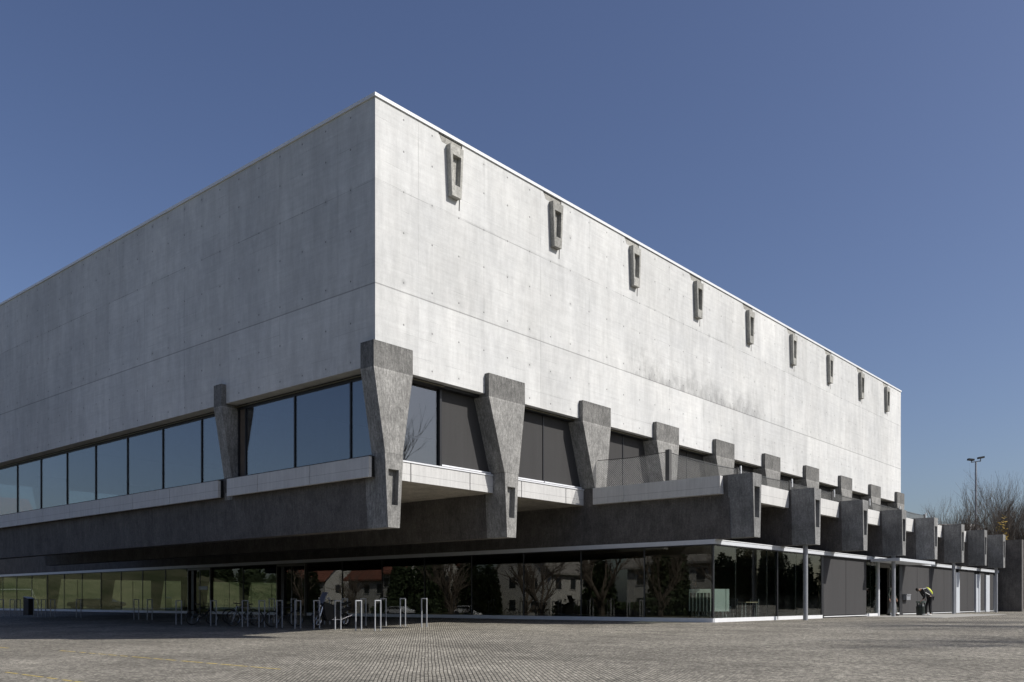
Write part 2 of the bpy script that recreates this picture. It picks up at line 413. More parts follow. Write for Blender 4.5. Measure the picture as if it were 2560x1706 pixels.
# ------------------------------------------------------------------ the sports hall
hall = empty('sports_hall', (11.15, -6.03, 0), 'large board-marked concrete hall with inverted trapezoid fins cantilevering over a glazed ground floor', 'building')
def part(name, bm, mat, label=None, parent=hall, smooth=False):
    o = wobj(name, bm, mat, hall, smooth) if parent is hall else wobj2(name, bm, mat, parent, smooth)
    if label: o['label'] = label
    return o
def wobj2(name, bm, mat, parent, smooth=False):
    C.view_layer.update()
    bm.transform(parent.matrix_world.inverted()); return obj(name, bm, mat, parent, smooth)
LX, LYD = 52.85, 40.7
WT = .6
# upper walls
part('upper_wall', B(0, LX, 0, WT, 8.35, 16.9), M['wall'], 'sunlit pale concrete long wall')
part('upper_wall', B(0, WT, WT, LYD - WT, 8.35, 16.9), M['wall'], 'shaded pale concrete end wall')
part('upper_wall', B(0, LX, LYD - WT, LYD, 8.35, 16.9), M['wall'])
part('upper_wall', B(LX - WT, LX, WT, LYD - WT, 8.35, 16.9), M['wall'])
part('roof', B(WT, LX - WT, WT, LYD - WT, 16.4, 16.7), M['int'])
bm = bmesh.new(); e = .05
box(bm, -e, LX + e, -e, .3, 16.91, 17.02); box(bm, -e, .3, .3, LYD - .3, 16.91, 17.02)
box(bm, LX - .3, LX + e, .3, LYD - .3, 16.91, 17.02); box(bm, -e, LX + e, LYD - .3, LYD + e, 16.91, 17.02)
part('roof_capping', bm, M['cap'], 'thin white metal roof edge')
# beams and fins
BX = [.62] + [6.46 + 5.77 * i for i in range(8)] + [52.23]
def outer(c, top=5.55):
    return [(c - .375, top), (c + .375, top), (c + .25, 3.17), (c - .25, 3.17)]
for i, c in enumerate(BX):
    yf = -.2 if i < 2 else -7.25
    bm = bmesh.new(); tp = 5.55 if i < 2 else 5.53
    o = outer(c, tp)
    if i < 2: o[0] = (c - .385, tp); o[1] = (c + .4, tp)
    rec = [(c - .24, 5.05), (c + .215, 5.05), (c + .165, 3.9), (c - .19, 3.9)]
    inset_end(bm, o, o, yf, yf + 1.0, rec, .2)
    part('beam_end', bm, M['fin'] if i < 2 else M['beamend'])
    yb = LYD if i < 2 else 70.5
    part('beam', prism_y(bmesh.new(), [(p[0] + (.004 if p[0] < c else -.004), p[1] - .004 if p[1] > 4 else p[1] + .004) for p in o], yf + .99, yb), M['beam'])
    if i == 0: tl, tr_, nl, nr = c - .85, c + .83, c - .375, c + .38
    elif i == 9: tl, tr_, nl, nr = c - .85, c + .85, c - .38, c + .375
    else: tl, tr_, nl, nr = c - 1.26, c + .78, c - .395, c + .41
    tp2 = 5.552 if i < 2 else 5.532
    poly = [(nl, tp2), (nr, tp2), (tr_, 8.23), (tr_, 9.07), (tl, 9.07), (tl, 8.23)]
    part('fin', prism_y(bmesh.new(), poly, -.2, .45 if i == 0 else .9), M['fin'])
# fins of the end wall
for y1 in (8.9, 36.5):
    poly = [(.25, 5.552), (.9, 5.552), (.9, 9.07), (-.2, 9.07), (-.2, 8.23)]
    part('fin', prism_y(bmesh.new(), poly, y1 - .27, y1 + .27), M['fin'], 'narrow fin on the shaded end wall')
    part('fin', B(.27, .5, y1 - .265, y1 + .265, 4.7, 5.548), M['fin'])
    part('window_return', B(.55, .9, y1 - .9, y1 - .28, 5.56, 8.34), M['int'])
for i in range(7):          # far side fins, seen through the glass
    c = 6.46 + 5.77 * i
    poly = [(c - .4, 5.56), (c + .4, 5.56), (c + 1.0, 8.23), (c + 1.0, 9.07), (c - 1.0, 9.07), (c - 1.0, 8.23)]
    part('fin', prism_y(bmesh.new(), poly, LYD - .6, LYD + .2), M['beam'])
# small fins under the roof edge with slot, patch and painted shadow line
for i in range(9):
    x0 = 3.2 + 5.77 * i + (0 if i < 8 else -.35)
    of = [(x0, 16.6), (x0 + .67, 16.6), (x0 + .56, 14.85), (x0 + .1, 14.85)]
    rec = [(x0 + .13, 16.28), (x0 + .54, 16.28), (x0 + .49, 15.24), (x0 + .16, 15.24)]
    f = part('small_fin', inset_end(bmesh.new(), of, of, -.21, .05, rec, .17), M['smallfin'])
    part('slot_shadow_strip', prism_y(bmesh.new(), [(x0 + .75, 16.88), (x0 + .80, 16.88), (x0 + .675, 14.53), (x0 + .63, 14.53)][::-1], -.003, .02), M['gap'])  # thin dark strip in place of a cut slot
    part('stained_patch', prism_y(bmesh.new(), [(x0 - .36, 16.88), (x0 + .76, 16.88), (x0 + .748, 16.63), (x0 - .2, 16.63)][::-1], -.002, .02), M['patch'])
    part('slot_shadow_strip', B(x0 - .36, x0 + .76, -.004, .02, 16.84, 16.885), M['gap'])  # black strip painted in as the shadow line below the roof capping
# slab and soffit of the raised block
part('floor_slab', B(.45, 12.2, .45, LYD - .3, 4.83, 5.3), M['soffit'], 'brownish underside between the beams')
part('hall_floor', B(.6, LX - .6, .7, LYD - .7, 5.32, 5.5), M['int'])
part('floor_slab', B(12.6, LX, .3, LYD - .3, 4.7, 5.2), M['soffit'])
# parapet panels between the fins of the sunny side
def parapet(i):
    a = BX[i] + .37; b2 = BX[i + 1] - .37
    j1 = a + .93; j2 = b2 - 1.25
    for (p, q) in ((a, j1 - .02), (j1 + .02, j2 - .02), (j2 + .02, b2)):
        part('parapet_panel', B(p, q, .40, .50, 4.84, 5.46), M['panel'])
    part('joint_gasket', B(a, b2, .43, .62, 4.86, 5.44), M['gap'])
    part('window_sill', B(a, b2, .37, .52, 5.47, 5.52), M['sill'])
for i in range(2): parapet(i)
# windows of the sunny side
def bay(i):
    a = BX[i] + .2; b2 = BX[i + 1] + .1; yg = .56
    mid = (a + b2) / 2 - (.0 if i else .0)
    w0, w1 = BX[i] + .38, BX[i + 1] - .3
    if i == 0: mid = 3.42
    else: mid = BX[i] + 2.8
    if i == 0:
        part('window_pane', B(w0, mid - .05, yg, yg + .02, 5.52, 8.34), M['glassU'])
        part('window_mullion', B(mid - .05, mid + .05, yg - .09, yg + .08, 5.5, 8.35), M['frame'])
        part('blind', B(mid + .05, w1, yg - .02, yg + .01, 5.6, 8.3), M['blind'])
        part('blind_rail', B(mid + .05, w1, yg - .10, yg - .021, 5.56, 5.61), M['sill'])
    else:
        part('blind', B(w0, mid - .03, yg - .02, yg + .01, 5.6, 8.3), M['blind'])
        part('blind', B(mid + .03, w1, yg - .02, yg + .01, 5.6, 8.3), M['blind'])
        part('window_mullion', B(mid - .03, mid + .03, yg - .05, yg + .05, 5.5, 8.35), M['frame'])
        part('blind_rail', B(w0, mid - .03, yg - .10, yg - .021, 5.56, 5.61), M['sill'])
        part('blind_rail', B(mid + .03, w1, yg - .10, yg - .021, 5.56, 5.61), M['sill'])
    part('window_head', B(w0, w1 + .2, yg - .28, yg + .1, 8.25, 8.348), M['frame'])
    part('blind_guide', B(w0, mid - .05 if i == 0 else w1, yg - .32, yg - .29, 8.27, 8.30), M['rail'])
for i in range(9): bay(i)
# end wall windows
xg = .5
ys = [1.81, 4.94, 8.05, 8.49, 11.21, 14.33, 17.49, 20.64, 23.76, 26.88, 29.96, 33.08, 35.9, 39.9]
prev = .5
for k, yv in enumerate(ys):
    if not (8.0 < prev < 8.4):
        part('window_pane', B(xg, xg + .02, prev + .04, yv - .04, 5.5, 8.15), M['glassU'])
    else:
        part('window_panel', B(xg, xg + .03, prev + .04, yv - .04, 5.5, 8.15), M['int'])
    part('window_mullion', B(xg - .04, xg + .08, yv - .03, yv + .03, 5.45, 8.18), M['frame'])
    prev = yv
part('window_head', B(xg - .02, xg + .2, .46, LYD - .7, 8.151, 8.348), M['frame'])
part('blind_guide', B(xg - .14, xg - .1, .46, 8.62, 8.235, 8.26), M['rail'])
part('blind_guide', B(xg - .14, xg - .1, 9.18, 36, 8.235, 8.26), M['rail'])
# end wall parapet panels
pj = [.30, 3.44, 6.56, 8.6]
pk = [9.2, 12.89, 16.03, 19.18, 22.33, 25.45, 28.58, 31.7, 34.85, 36.2]
pl = [36.8, 40.4]
for L in (pj, pk, pl):
    for a, b2 in zip(L[:-1], L[1:]):
        part('parapet_panel', B(0, .12, a + .012, b2 - .012, 4.8, 5.46), M['panel'])
    part('joint_gasket', B(.02, .25, L[0] + .02, L[-1] - .02, 4.82, 5.44), M['gap'])
    part('window_sill', B(-.005, .5, L[0], L[-1], 5.462, 5.48), M['frame'])
# far wall of the raised block: glazed openings between its fins
part('window_pane', B(.6, LX - .6, LYD - .35, LYD - .33, 5.6, 8.35), M['glassG'])
part('parapet_panel', B(.3, LX - .3, LYD - .4, LYD - .1, 4.8, 5.6), M['panel'])
part('upper_wall', B(LX - .5, LX - .01, .9, LYD - .4, 5.2, 8.35), M['wall'])

# ---- low wing: dark side wall, terraces, front parapets
part('terrace_side_wall', B(11.9, 12.1, -6.3, 71, 3.15, 5.5), M['beam'], 'dark concrete flank under the terrace parapet')
part('terrace_parapet', B(11.62, 11.9, -6.05, -1.78, 4.82, 5.50), M['panel'], 'pale terrace parapet facing the plaza')
part('terrace_parapet', B(11.62, 11.9, -1.765, -.24, 4.82, 5.50), M['panel'])
for i in range(2, 10):
    c = BX[i]; d = BX[i + 1] if i < 9 else 58.35
    a, b2 = c + .38, d - .38
    part('terrace_parapet', B(a, b2, -6.15, -5.9, 4.75, 5.48), M['panel'])
    part('spandrel_wall', B(a - .1, b2 + .1, -2.5, -2.3, 3.105, 4.86), M['beam'])
    part('terrace_deck', B(a - .05, b2 + .05, -5.9, -.2, 4.86, 4.98), M['soffit'])
    part('terrace_back_wall', B(a - .1, b2 + .1, .3, .5, 4.9, 5.5), M['panel'])
part('ground_floor_roof', B(12.01, 58.3, -5.6, 70.5, 2.99, 3.10), M['int'])
# fascia
part('fascia', B(11.87, 11.99, -5.70, 72, 2.97, 3.145), M['fascia'])
part('fascia', B(11.991, 58.05, -5.70, -5.60, 2.97, 3.145), M['fascia'])
part('fascia_lip', B(11.86, 58.05, -5.72, -5.70, 3.12, 3.15), M['cap'])
part('soffit_strip', B(11.88, 58.0, -5.699, -5.56, 2.93, 2.965), M['frame'])
part('soffit_strip', B(11.88, 12.03, -5.55, 72, 2.93, 2.965), M['frame'])
# canopy over the entrance
part('entrance_canopy', B(29.0, 35.3, -7.2, -5.73, 2.87, 3.02), M['fascia'], 'thin metal canopy above the entrance')
# columns
for i, c in ((3, 18.0), (5, 29.54), (7, 41.08), (9, 52.3)):
    bm = bmesh.new(); tube(bm, (c, -6.72, -.05), (c, -6.72, 3.175), .1, .1, 20)
    o = part('column', bm, M['col'], smooth=False)
# end wall fin on the right, from the ground up
part('end_wall_fin', B(58.1, 58.7, -7.25, 70, -.1, 5.5), M['beam'], 'dark full-height end wall at the far right')
# ---- ground floor glazing, long side (x = 11.15)
XG = 12.0
M['mull'] = simple('grey_glazing_bar', (.05, .05, .052), .4, 0, .1)
gy = [1.0286 * v + .622 for v in (-6.03, -3.05, .01, 3.1, 6.21, 9.33, 12.41, 15.57, 18.64, 21.33, 24.85, 28.3, 31.0, 34.0, 37.09, 40.2, 43.3, 46.39, 49.52, 52.6, 55.65, 58.74, 61.8, 64.9, 68)] + [71.5]
for k, (a, b2) in enumerate(zip(gy[:-1], gy[1:])):
    if k not in (8, 11):
        part('glass_pane', B(XG, XG + .02, a + .015, b2 - .015, .145, 2.95), M['glassG'])
        part('glazing_sill', B(XG - .03, XG + .05, a + .003, b2 - .003, -.05, .14), M['sill'])
    part('glazing_mullion', B(XG - .03, XG - .002, a - .022, a + .022, .145, 2.95), M['mull'])
for n_, k in enumerate((8, 11)):
    a, b2 = gy[k], gy[k + 1]
    dr = bpy.data.objects.new('glass_door', None); link(dr, hall); dr.location = (0, a + 6.03, 0)
    dr['label'] = ('glazed double door nearer the plaza corner', 'glazed double door farther down the shaded side')[n_]
    def dp(name, bm, mat):
        C.view_layer.update(); bm.transform(dr.matrix_world.inverted()); return obj(name, bm, mat, dr)
    bm = bmesh.new()
    box(bm, XG - .13, XG + .09, a, a + .08, -.05, 2.95); box(bm, XG - .13, XG + .09, b2 - .08, b2, -.05, 2.95); box(bm, XG - .13, XG + .09, a + .08, b2 - .08, 2.8, 2.95)
    box(bm, XG - .05, XG + .01, (a + b2) / 2 - .03, (a + b2) / 2 + .03, -.02, 2.8)
    dp('frame', bm, M['frame2'])
    dp('closer_box', B(XG - .12, XG + .15, b2 - .75, b2 - .45, -.02, 2.78), M['frame'])
    dp('leaf', B(XG - .03, XG - .015, a + .1, (a + b2) / 2 - .04, .0, 2.78), M['glassG'])
    dp('leaf', B(XG - .03, XG - .015, (a + b2) / 2 + .04, b2 - .76, .0, 2.78), M['glassG'])
    bm = bmesh.new(); tube(bm, (XG - .1, (a + b2) / 2 - .1, .9), (XG - .1, (a + b2) / 2 - .1, 1.4), .015)
    dp('handle', bm, M['steel'])
part('door_notice', B(XG - .05, XG - .04, 30.2, 31.25, 1.53, 1.76), simple('pale_notice', (.7, .78, .82), .5, 0, .03))
# ---- front glazing (y = -6.03)
YG = -5.58
sx_ = lambda v: 1.0286 * v + .535
def fglass(a, b2):
    part('glass_pane', B(a + .015, b2 - .015, YG, YG + .02, .145, 2.93), M['glassF'])
    part('glazing_sill', B(a, b2, YG - .03, YG + .05, -.05, .14), M['cap'])
def fmull(a, wd=.02, m='frame'): part('glazing_mullion', B(a - wd, a + wd, YG + .022, YG + .07, .145, 2.93), M[m])
fx = [12.03] + [sx_(v) for v in (13.0, 15.79, 16.72, 18.7, 21.6)]
for a, b2 in zip(fx[:-1], fx[1:]): fglass(a, b2)
part('corner_post', B(12.001, 12.1, YG + .005, YG + .10, 0, 2.95), M['frame'])
for a in (13.0, 15.79, 18.7): fmull(sx_(a), .012)
part('glazing_mullion', B(17.69, 17.77, YG - .03, YG + .1, .0, 2.95), M['frame'])
part('glazing_mullion', B(22.65, 22.9, YG - .02, YG + .1, 0, 2.95), M['frame'])
def cpanel(a, b2, mat='blind2', z0=.12):
    part('cladding_panel', B(a + .018, b2 - .018, YG, YG + .06, z0, 2.93), M[mat])
    part('panel_sill', B(a, b2, YG - .04, YG + .05, .035, .075), M['cap'])
px = [sx_(v) for v in (21.76, 24.61, 27.48)]
for a, b2 in zip(px[:-1], px[1:]): cpanel(a, b2)
part('joint_gasket', B(22.95, 28.7, YG + .03, YG + .1, .0, 2.93), M['gap'])
fglass(28.84, 29.5); fglass(29.5, 30.5); fmull(29.5, .012)
part('door_post', B(30.53, 30.70, YG - .06, YG + .1, 0, 2.93), M['fascia'])
part('door_post', B(32.42, 32.5, YG - .04, YG + .1, 0, 2.93), M['frame2'])
part('door_head', B(30.70, 32.42, YG - .04, YG + .1, 2.62, 2.93), M['frame2'])
fglass(32.52, 34.15)
part('door_post', B(34.17, 34.68, YG - .03, YG + .08, 0, 2.95), M['frame'])
px = [sx_(v) for v in (33.26, 36.02, 38.84, 41.59, 43.9)]
for a, b2 in zip(px[:-1], px[1:]): cpanel(a, b2)
part('joint_gasket', B(34.8, 58.0, YG + .061, YG + .12, .0, 2.93), M['gap'])
for a, b2, mt in ((43.98, 44.85, 'wpanel'), (44.95, 47.2, 'blind2'), (47.2, 49.1, 'blind2'), (49.13, 50.3, 'wpanel'), (50.5, 51.94, 'blind2'), (51.96, 53.03, 'wpanel'), (53.3, 54.66, 'blind2'), (54.7, 55.5, 'wpanel')):
    a, b2 = sx_(a), sx_(b2)
    if mt == 'wpanel': part('door_panel', B(a, b2, YG - .12, YG + .06, .0, 2.72), M[mt])
    else: cpanel(a, b2)
part('glazing_mullion', B(57.7, 57.85, YG - .03, YG + .1, 0, 2.93), M['frame2'])
part('glazing_mullion', B(57.86, 58.09, YG + .1, YG + .3, 0, 2.92), M['beam'])
# interior of the ground floor
part('interior_floor', B(12.05, 58.1, -5.5, 71.4, -.04, .03), M['intfloor'])
for i in range(8):
    for yy in (6, 22, 38, 54):
        if i in (2, 4, 6) : part('interior_pillar', B(BX[min(i + 2, 9)] - .2, BX[min(i + 2, 9)] + .2, yy, yy + .4, .03, 2.98), M['int'])
part('interior_core', B(24.0, 50, 4.0, 40, .03, 2.98), M['int'], 'dark service core inside the ground floor')
part('interior_core', B(17.5, 23.0, 1.5, 1.9, .03, 2.98), M['int'])
for i in range(9):          # far glazing with its leaning columns
    c = 13.2 + 5.4 * i
    part('far_column', prism_y(bmesh.new(), [(c - .45, .03), (c + .35, .03), (c + .8, 2.98), (c - .5, 2.98)], 69.9, 70.3), M['int'])
for k in range(16):
    part('glazing_mullion', B(12.5 + 2.88 * k, 12.56 + 2.88 * k, 70.31, 70.36, .1, 2.9), M['frame'])
part('glass_pane', B(12.1, 58, 70.37, 70.39, .05, 2.98), M['glassG'])
# mesh fence on the terrace
FY = -3.65; FX = 11.95
M['postgrey'] = simple('dark_grey_post', (.075, .073, .07), .6, 0, .1)
fence = empty('terrace_fence', (FX, FY, 4.98), 'wire mesh fence with steel posts standing on the first floor terrace', 'fence')
posts = [FX] + [17.9 + 5.6 * i for i in range(6)]
for k, xx in enumerate(posts):
    ww = .09 if k == 0 else .04
    wobj('post', B(xx - ww, xx + ww, FY - ww, FY + ww, 4.98, 6.74 + (.03 if k == 0 else 0)), M['postgrey'], fence)
for k, xx in enumerate(posts[1:]):
    wobj('post_finial', B(xx + .3, xx + .36, FY - .03, FY + .03, 6.45, 6.86), M['cap'], fence)
def net(bm, o, u, L, H0, H1, p, r, sag=.05):
    o = Vector(o); u = Vector(u); H_ = H1 - H0; n_ = int((L + H_) / p)
    for s_ in (1, -1):
        for k in range(-int(H_ / p), int(L / p) + 1):
            a = k * p; pts = []
            t0, t1 = 0.0, H_
            if a < 0: t0 = -a
            if a + H_ > L: t1 = L - a
            if t1 - t0 < .05: continue
            A = (a + t0, t0); B_ = (a + t1, t1)
            if s_ < 0: A = (L - A[0], A[1]); B_ = (L - B_[0], B_[1])
            tube(bm, o + u * A[0] + Vector((0, 0, H0 + A[1])), o + u * B_[0] + Vector((0, 0, H0 + B_[1])), r, r, 3, False)
for a, b2 in zip(posts[:-1], posts[1:]):
    bm = bmesh.new(); net(bm, (a, FY, 0), (1, 0, 0), b2 - a, 5.0, 6.66, .09, .0065); wobj('wire_net', bm, M['wire'], fence)
    bm = bmesh.new()
    pts = [(a + (b2 - a) * t / 8, FY, 6.69 - .10 * (1 - (2 * t / 8 - 1) ** 2)) for t in range(9)]
    path(bm, pts, .014, 5); wobj('top_cable', bm, M['dark'], fence)
bm = bmesh.new(); net(bm, (FX, FY, 0), (0, 1, 0), 3.4, 5.0, 6.66, .09, .0065); wobj('wire_net', bm, M['wire'], fence)
bm = bmesh.new(); path(bm, [(FX, FY, 6.69), (FX, -1.9, 6.64), (FX, -.25, 6.69)], .014, 5); wobj('top_cable', bm, M['dark'], fence)

# ------------------------------------------------------------------ bicycle stands
def stand_mesh():
    bm = bmesh.new(); h = 1.14; wd = .27; t = .021
    box(bm, -t, t, -wd / 2 - t, -wd / 2 + t, -.1, h); box(bm, -t, t, wd / 2 - t, wd / 2 + t, -.1, h)
    box(bm, -t, t, -wd / 2 + t, wd / 2 - t, h - 2 * t, h)
    bmesh.ops.recalc_face_normals(bm, faces=bm.faces)
    bmesh.ops.bevel(bm, geom=bm.edges[:], offset=.006, segments=1, affect='EDGES')
    me = bpy.data.meshes.new('bicycle_stand'); bm.to_mesh(me); bm.free(); me.materials.append(M['steel']); return me
SM = stand_mesh()
GS = 'steel hoop bicycle stands in front of the glass'
def stand(x, y, label, rz=R(90)):
    o = bpy.data.objects.new('bicycle_stand', SM); link(o); o.location = (x, y, gz(x)); o.rotation_euler = (0, 0, rz)
    tag(o, label, 'bicycle stand', GS)
dark_lab = 'dark steel hoop stand in the deep shade under the raised block'
rowA = ['sunlit steel hoop stand nearest the camera, right one of the bright pair', 'sunlit steel hoop stand, left one of the bright pair',
        'steel hoop stand with sunlit lower half before the motorcycle', 'shaded steel hoop stand before the front wheel of the motorcycle']
for k, (x, y) in enumerate(((2.94, 3.27), (2.78, 4.17), (2.8, 5.41), (2.82, 6.75))): stand(x, y, rowA[k])
rowB = ['sunlit steel hoop stand standing alone farthest right', 'shaded steel hoop stand left of the lone sunlit one, feet in sun', 'shaded steel hoop stand whose post shows right behind the bright pair']
for k, (x, y) in enumerate(((5.44, 3.42), (5.47, 4.68), (5.3, 5.65))): stand(x, y, rowB[k])
for y in (6.9, 8.1, 9.3, 11.7, 13.4): stand(5.3, y, dark_lab)
for y in (7.95, 9.2, 10.45, 11.7, 14.2, 17.2): stand(2.8, y, dark_lab)
for y in (26.0, 24.5, 33.2, 36.9, 38.3, 39.5, 42.4, 43.4, 45.3): stand(5.15, y, 'steel hoop stand far down the shaded side, dark against green glazing')

# pillar box far left
pb = empty('pillar_box', (6.74, 44.8, gz(6.74)), 'grey waist-high pillar box with sloping top on the shaded forecourt at far left', 'pillar', rz=R(20))
bm = bmesh.new(); prism_x(bm, [(-.24, 0), (.24, 0), (.24, 1.25), (-.24, 1.13)], -.24, .24); obj('body', bm, simple('dark_grey_sheet_metal', (.035, .034, .034), .5, 0, .1), pb)
bm = bmesh.new(); prism_x(bm, [(-.26, 1.132), (.26, 1.262), (.26, 1.29), (-.26, 1.16)], -.26, .26); obj('lid', bm, M['col'], pb)

# ------------------------------------------------------------------ bicycle
M['tyre'] = simple('black_rubber', (.012, .012, .012), .8, 0, .1)
M['bikeframe'] = simple('black_bicycle_paint', (.018, .02, .03), .3, .1, .1)
M['chrome'] = simple('bright_metal', (.45, .45, .46), .25, .9, .05)
def bicycle(loc, rz, label, fr):
    t = empty('bicycle', loc, label, 'bicycle', 'bicycles parked in the shade', rz)
    for xx in (-.52, .52):
        wb = bpy.data.objects.new('wheel', None); link(wb, t); wb.location = (xx, 0, .35)
        bm = bmesh.new(); ring(bm, (0, 0, 0), .33, .02, (0, 1, 0), 32, 6); obj('tyre', bm, M['tyre'], wb)
        bm = bmesh.new(); ring(bm, (0, 0, 0), .305, .009, (0, 1, 0), 32, 4)
        for k in range(18): tube(bm, (0, (.02 if k % 2 else -.02), 0), (.305 * math.cos(k * math.pi / 9), 0, .305 * math.sin(k * math.pi / 9)), .0018, n=3, caps=False)
        tube(bm, (0, -.04, 0), (0, .04, 0), .02, n=8); obj('rim', bm, M['chrome'], wb)
    bm = bmesh.new(); st = (-.17, 0, .78); bb = (-.08, 0, .3); hd = (.36, 0, .86); hb = (.4, 0, .68)
    for a, b2, r in ((st, bb, .016), (bb, hb, .02), (st, hd, .018), (hd, hb, .02), (bb, (-.52, .04, .35), .01), (bb, (-.52, -.04, .35), .01), (st, (-.52, .04, .35), .009), (st, (-.52, -.04, .35), .009)): tube(bm, a, b2, r, n=8)
    obj('frame', bm, fr, t)
    bm = bmesh.new()
    for s_ in (-1, 1): path(bm, [(.4, s_ * .05, .68), (.45, s_ * .05, .5), (.52, s_ * .05, .35)], .012, 6)
    obj('fork', bm, fr, t)
    bm = bmesh.new(); path(bm, [(.36, 0, .86), (.34, 0, .98)], .014); path(bm, [(.22, -.3, 1.02), (.34, -.18, 1.0), (.36, 0, .98), (.34, .18, 1.0), (.22, .3, 1.02)], .012); obj('handlebar', bm, M['dark'], t)
    bm = bmesh.new(); tube(bm, st, (-.2, 0, .92), .013); prism_y(bm, [(-.34, .93), (-.06, .92), (-.06, .95), (-.2, .97), (-.34, .99)], -.05, .05); obj('saddle', bm, M['dark'], t)
    bm = bmesh.new(); ring(bm, (-.08, .05, .3), .08, .008, (0, 1, 0), 20, 4); tube(bm, (-.08, .08, .3), (.03, .1, .18), .01); tube(bm, (-.08, -.05, .3), (-.19, -.1, .42), .01)
    box(bm, -.02, .08, .07, .16, .17, .19); box(bm, -.24, -.14, -.16, -.07, .41, .43); obj('crank', bm, M['chrome'], t)
    return t
img = -math.radians(49.47)       # direction that runs across the picture
bicycle((3.1, 12.2, gz(3.1)), R(170), 'grey bicycle standing between the hoops halfway along the row', M['col'])
bicycle((3.3, 9.6, gz(3.3)), R(-12), 'dark bicycle parked just left of the motorcycle', M['bikeframe'])
bicycle((3.0, 15.5, gz(3.0)), R(6), 'black bicycle seen side-on, parked left of the stands in the shade', M['bikeframe'])
bicycle((4.4, 14.5, gz(4.4)), R(-25), 'dark bicycle leaning among the hoops right of the first bicycle', M['dark'])

# ------------------------------------------------------------------ motorcycle
mc = empty('motorcycle', (4.08, 7.42, gz(4.08)), 'dark motorcycle with raked windscreen and silver exhaust parked behind the hoop stands', 'motorcycle', None, math.pi)
M['mpaint'] = simple('dark_motorcycle_paint', (.02, .02, .026), .22, .0, .1)
for xx, rr in ((.72, .30), (-.66, .29)):
    wb = bpy.data.objects.new('wheel', None); link(wb, mc); wb.location = (xx, 0, rr)
    bm = bmesh.new(); ring(bm, (0, 0, 0), rr - .06, .06, (0, 1, 0), 32, 8); obj('tyre', bm, M['tyre'], wb)
    bm = bmesh.new(); ring(bm, (0, 0, 0), rr - .11, .02, (0, 1, 0), 28, 5)
    for k in range(5): tube(bm, (0, 0, 0), ((rr - .11) * math.cos(k * 1.2566), 0, (rr - .11) * math.sin(k * 1.2566)), .018, n=5)
    obj('rim', bm, M['chrome'], wb)
bm = bmesh.new()
for s_ in (-1, 1): tube(bm, (.72, s_ * .1, .3), (.50, s_ * .09, .92), .025, n=8)
obj('fork', bm, M['chrome'], mc)
bm = bmesh.new(); prism_y(bm, [(.5, .5), (.56, .95), (.3, 1.02), (-.05, .84), (-.35, .62), (-.3, .36), (.1, .25), (.4, .28)], -.17, .17)
prism_y(bm, [(-.2, .66), (-.95, .86), (-.98, .78), (-.62, .58), (-.3, .55)], -.11, .11)
bmesh.ops.recalc_face_normals(bm, faces=bm.faces); bmesh.ops.bevel(bm, geom=bm.edges[:], offset=.04, segments=2, affect='EDGES'); obj('body', bm, M['mpaint'], mc)
bm = bmesh.new(); prism_y(bm, [(.02, .84), (-.1, .80), (-.5, .86), (-.86, .98), (-.84, 1.03), (-.45, .95), (-.05, .9)], -.13, .13); obj('seat', bm, M['tyre'], mc)
bm = bmesh.new(); prism_y(bm, [(.60, .98), (.34, 1.42), (.32, 1.41), (.57, .97)], -.17, .17); obj('windscreen', bm, simple('tinted_screen', (.16, .17, .22), .1, 0, .05), mc)
bm = bmesh.new(); path(bm, [(.24, -.36, 1.1), (.38, -.2, 1.06), (.42, 0, 1.0), (.38, .2, 1.06), (.24, .36, 1.1)], .014); obj('handlebar', bm, M['dark'], mc)
for s_ in (-1, 1):
    bm = bmesh.new(); box(bm, .36, .39, s_ * .3 - .06, s_ * .3 + .06, 1.14, 1.22); tube(bm, (.36, s_ * .26, 1.08), (.37, s_ * .3, 1.16), .008); obj('mirror', bm, M['chrome'], mc)
bm = bmesh.new(); path(bm, [(.15, .18, .3), (-.3, .2, .3), (-.85, .22, .48)], .045, 10); obj('exhaust', bm, M['chrome'], mc)
bm = bmesh.new(); tube(bm, (.6, 0, .86), (.66, 0, .84), .085, .08, 14); obj('headlight', bm, M['chrome'], mc)
bm = bmesh.new(); prism_y(bm, [(.45, .62), (.66, .68), (.9, .62), (1.02, .44), (.98, .43), (.87, .58), (.66, .63), (.45, .58)], -.07, .07); obj('mudguard', bm, M['mpaint'], mc)

# ------------------------------------------------------------------ wall box, litter bin
wb = empty('letter_box', (35.16, YG - .01, 1.02), 'small steel letter box on the grey panels right of the entrance', 'letter box')
obj('body', B(-.36, .36, -.22, -.003, -.16, .15), M['col'], wb); obj('lid', B(-.38, .38, -.25, -.003, .151, .175), M['steel'], wb); obj('slot', B(-.25, .25, -.224, -.2205, .06, .09), M['gap'], wb)
lb = empty('litter_bin', (34.2, -6.75, -.0), 'dark green litter bin with a flat lid beside the bending person', 'litter bin')
M['bin'] = simple('dark_green_bin', (.018, .026, .022), .45, 0, .15)
bm = bmesh.new()
tube(bm, (0, 0, 0), (0, 0, .5), .235, .255, 20); obj('body', bm, M['bin'], lb)
for k in range(4):
    a = k * math.pi / 2 + .5; bm = bmesh.new(); tube(bm, (.19 * math.cos(a), .19 * math.sin(a), .5), (.19 * math.cos(a), .19 * math.sin(a), .72), .035, n=8); obj('support', bm, M['bin'], lb)
bm = bmesh.new(); tube(bm, (0, 0, .70), (0, 0, .78), .235, .27, 20); obj('lid', bm, simple('green_grey_lid', (.10, .14, .13), .4, .2, .1), lb)
bm = bmesh.new(); tube(bm, (0, 0, .48), (0, 0, .60), .17, .17, 16); obj('bag', bm, simple('bin_bag', (.2, .21, .22), .5, 0, .2), lb)

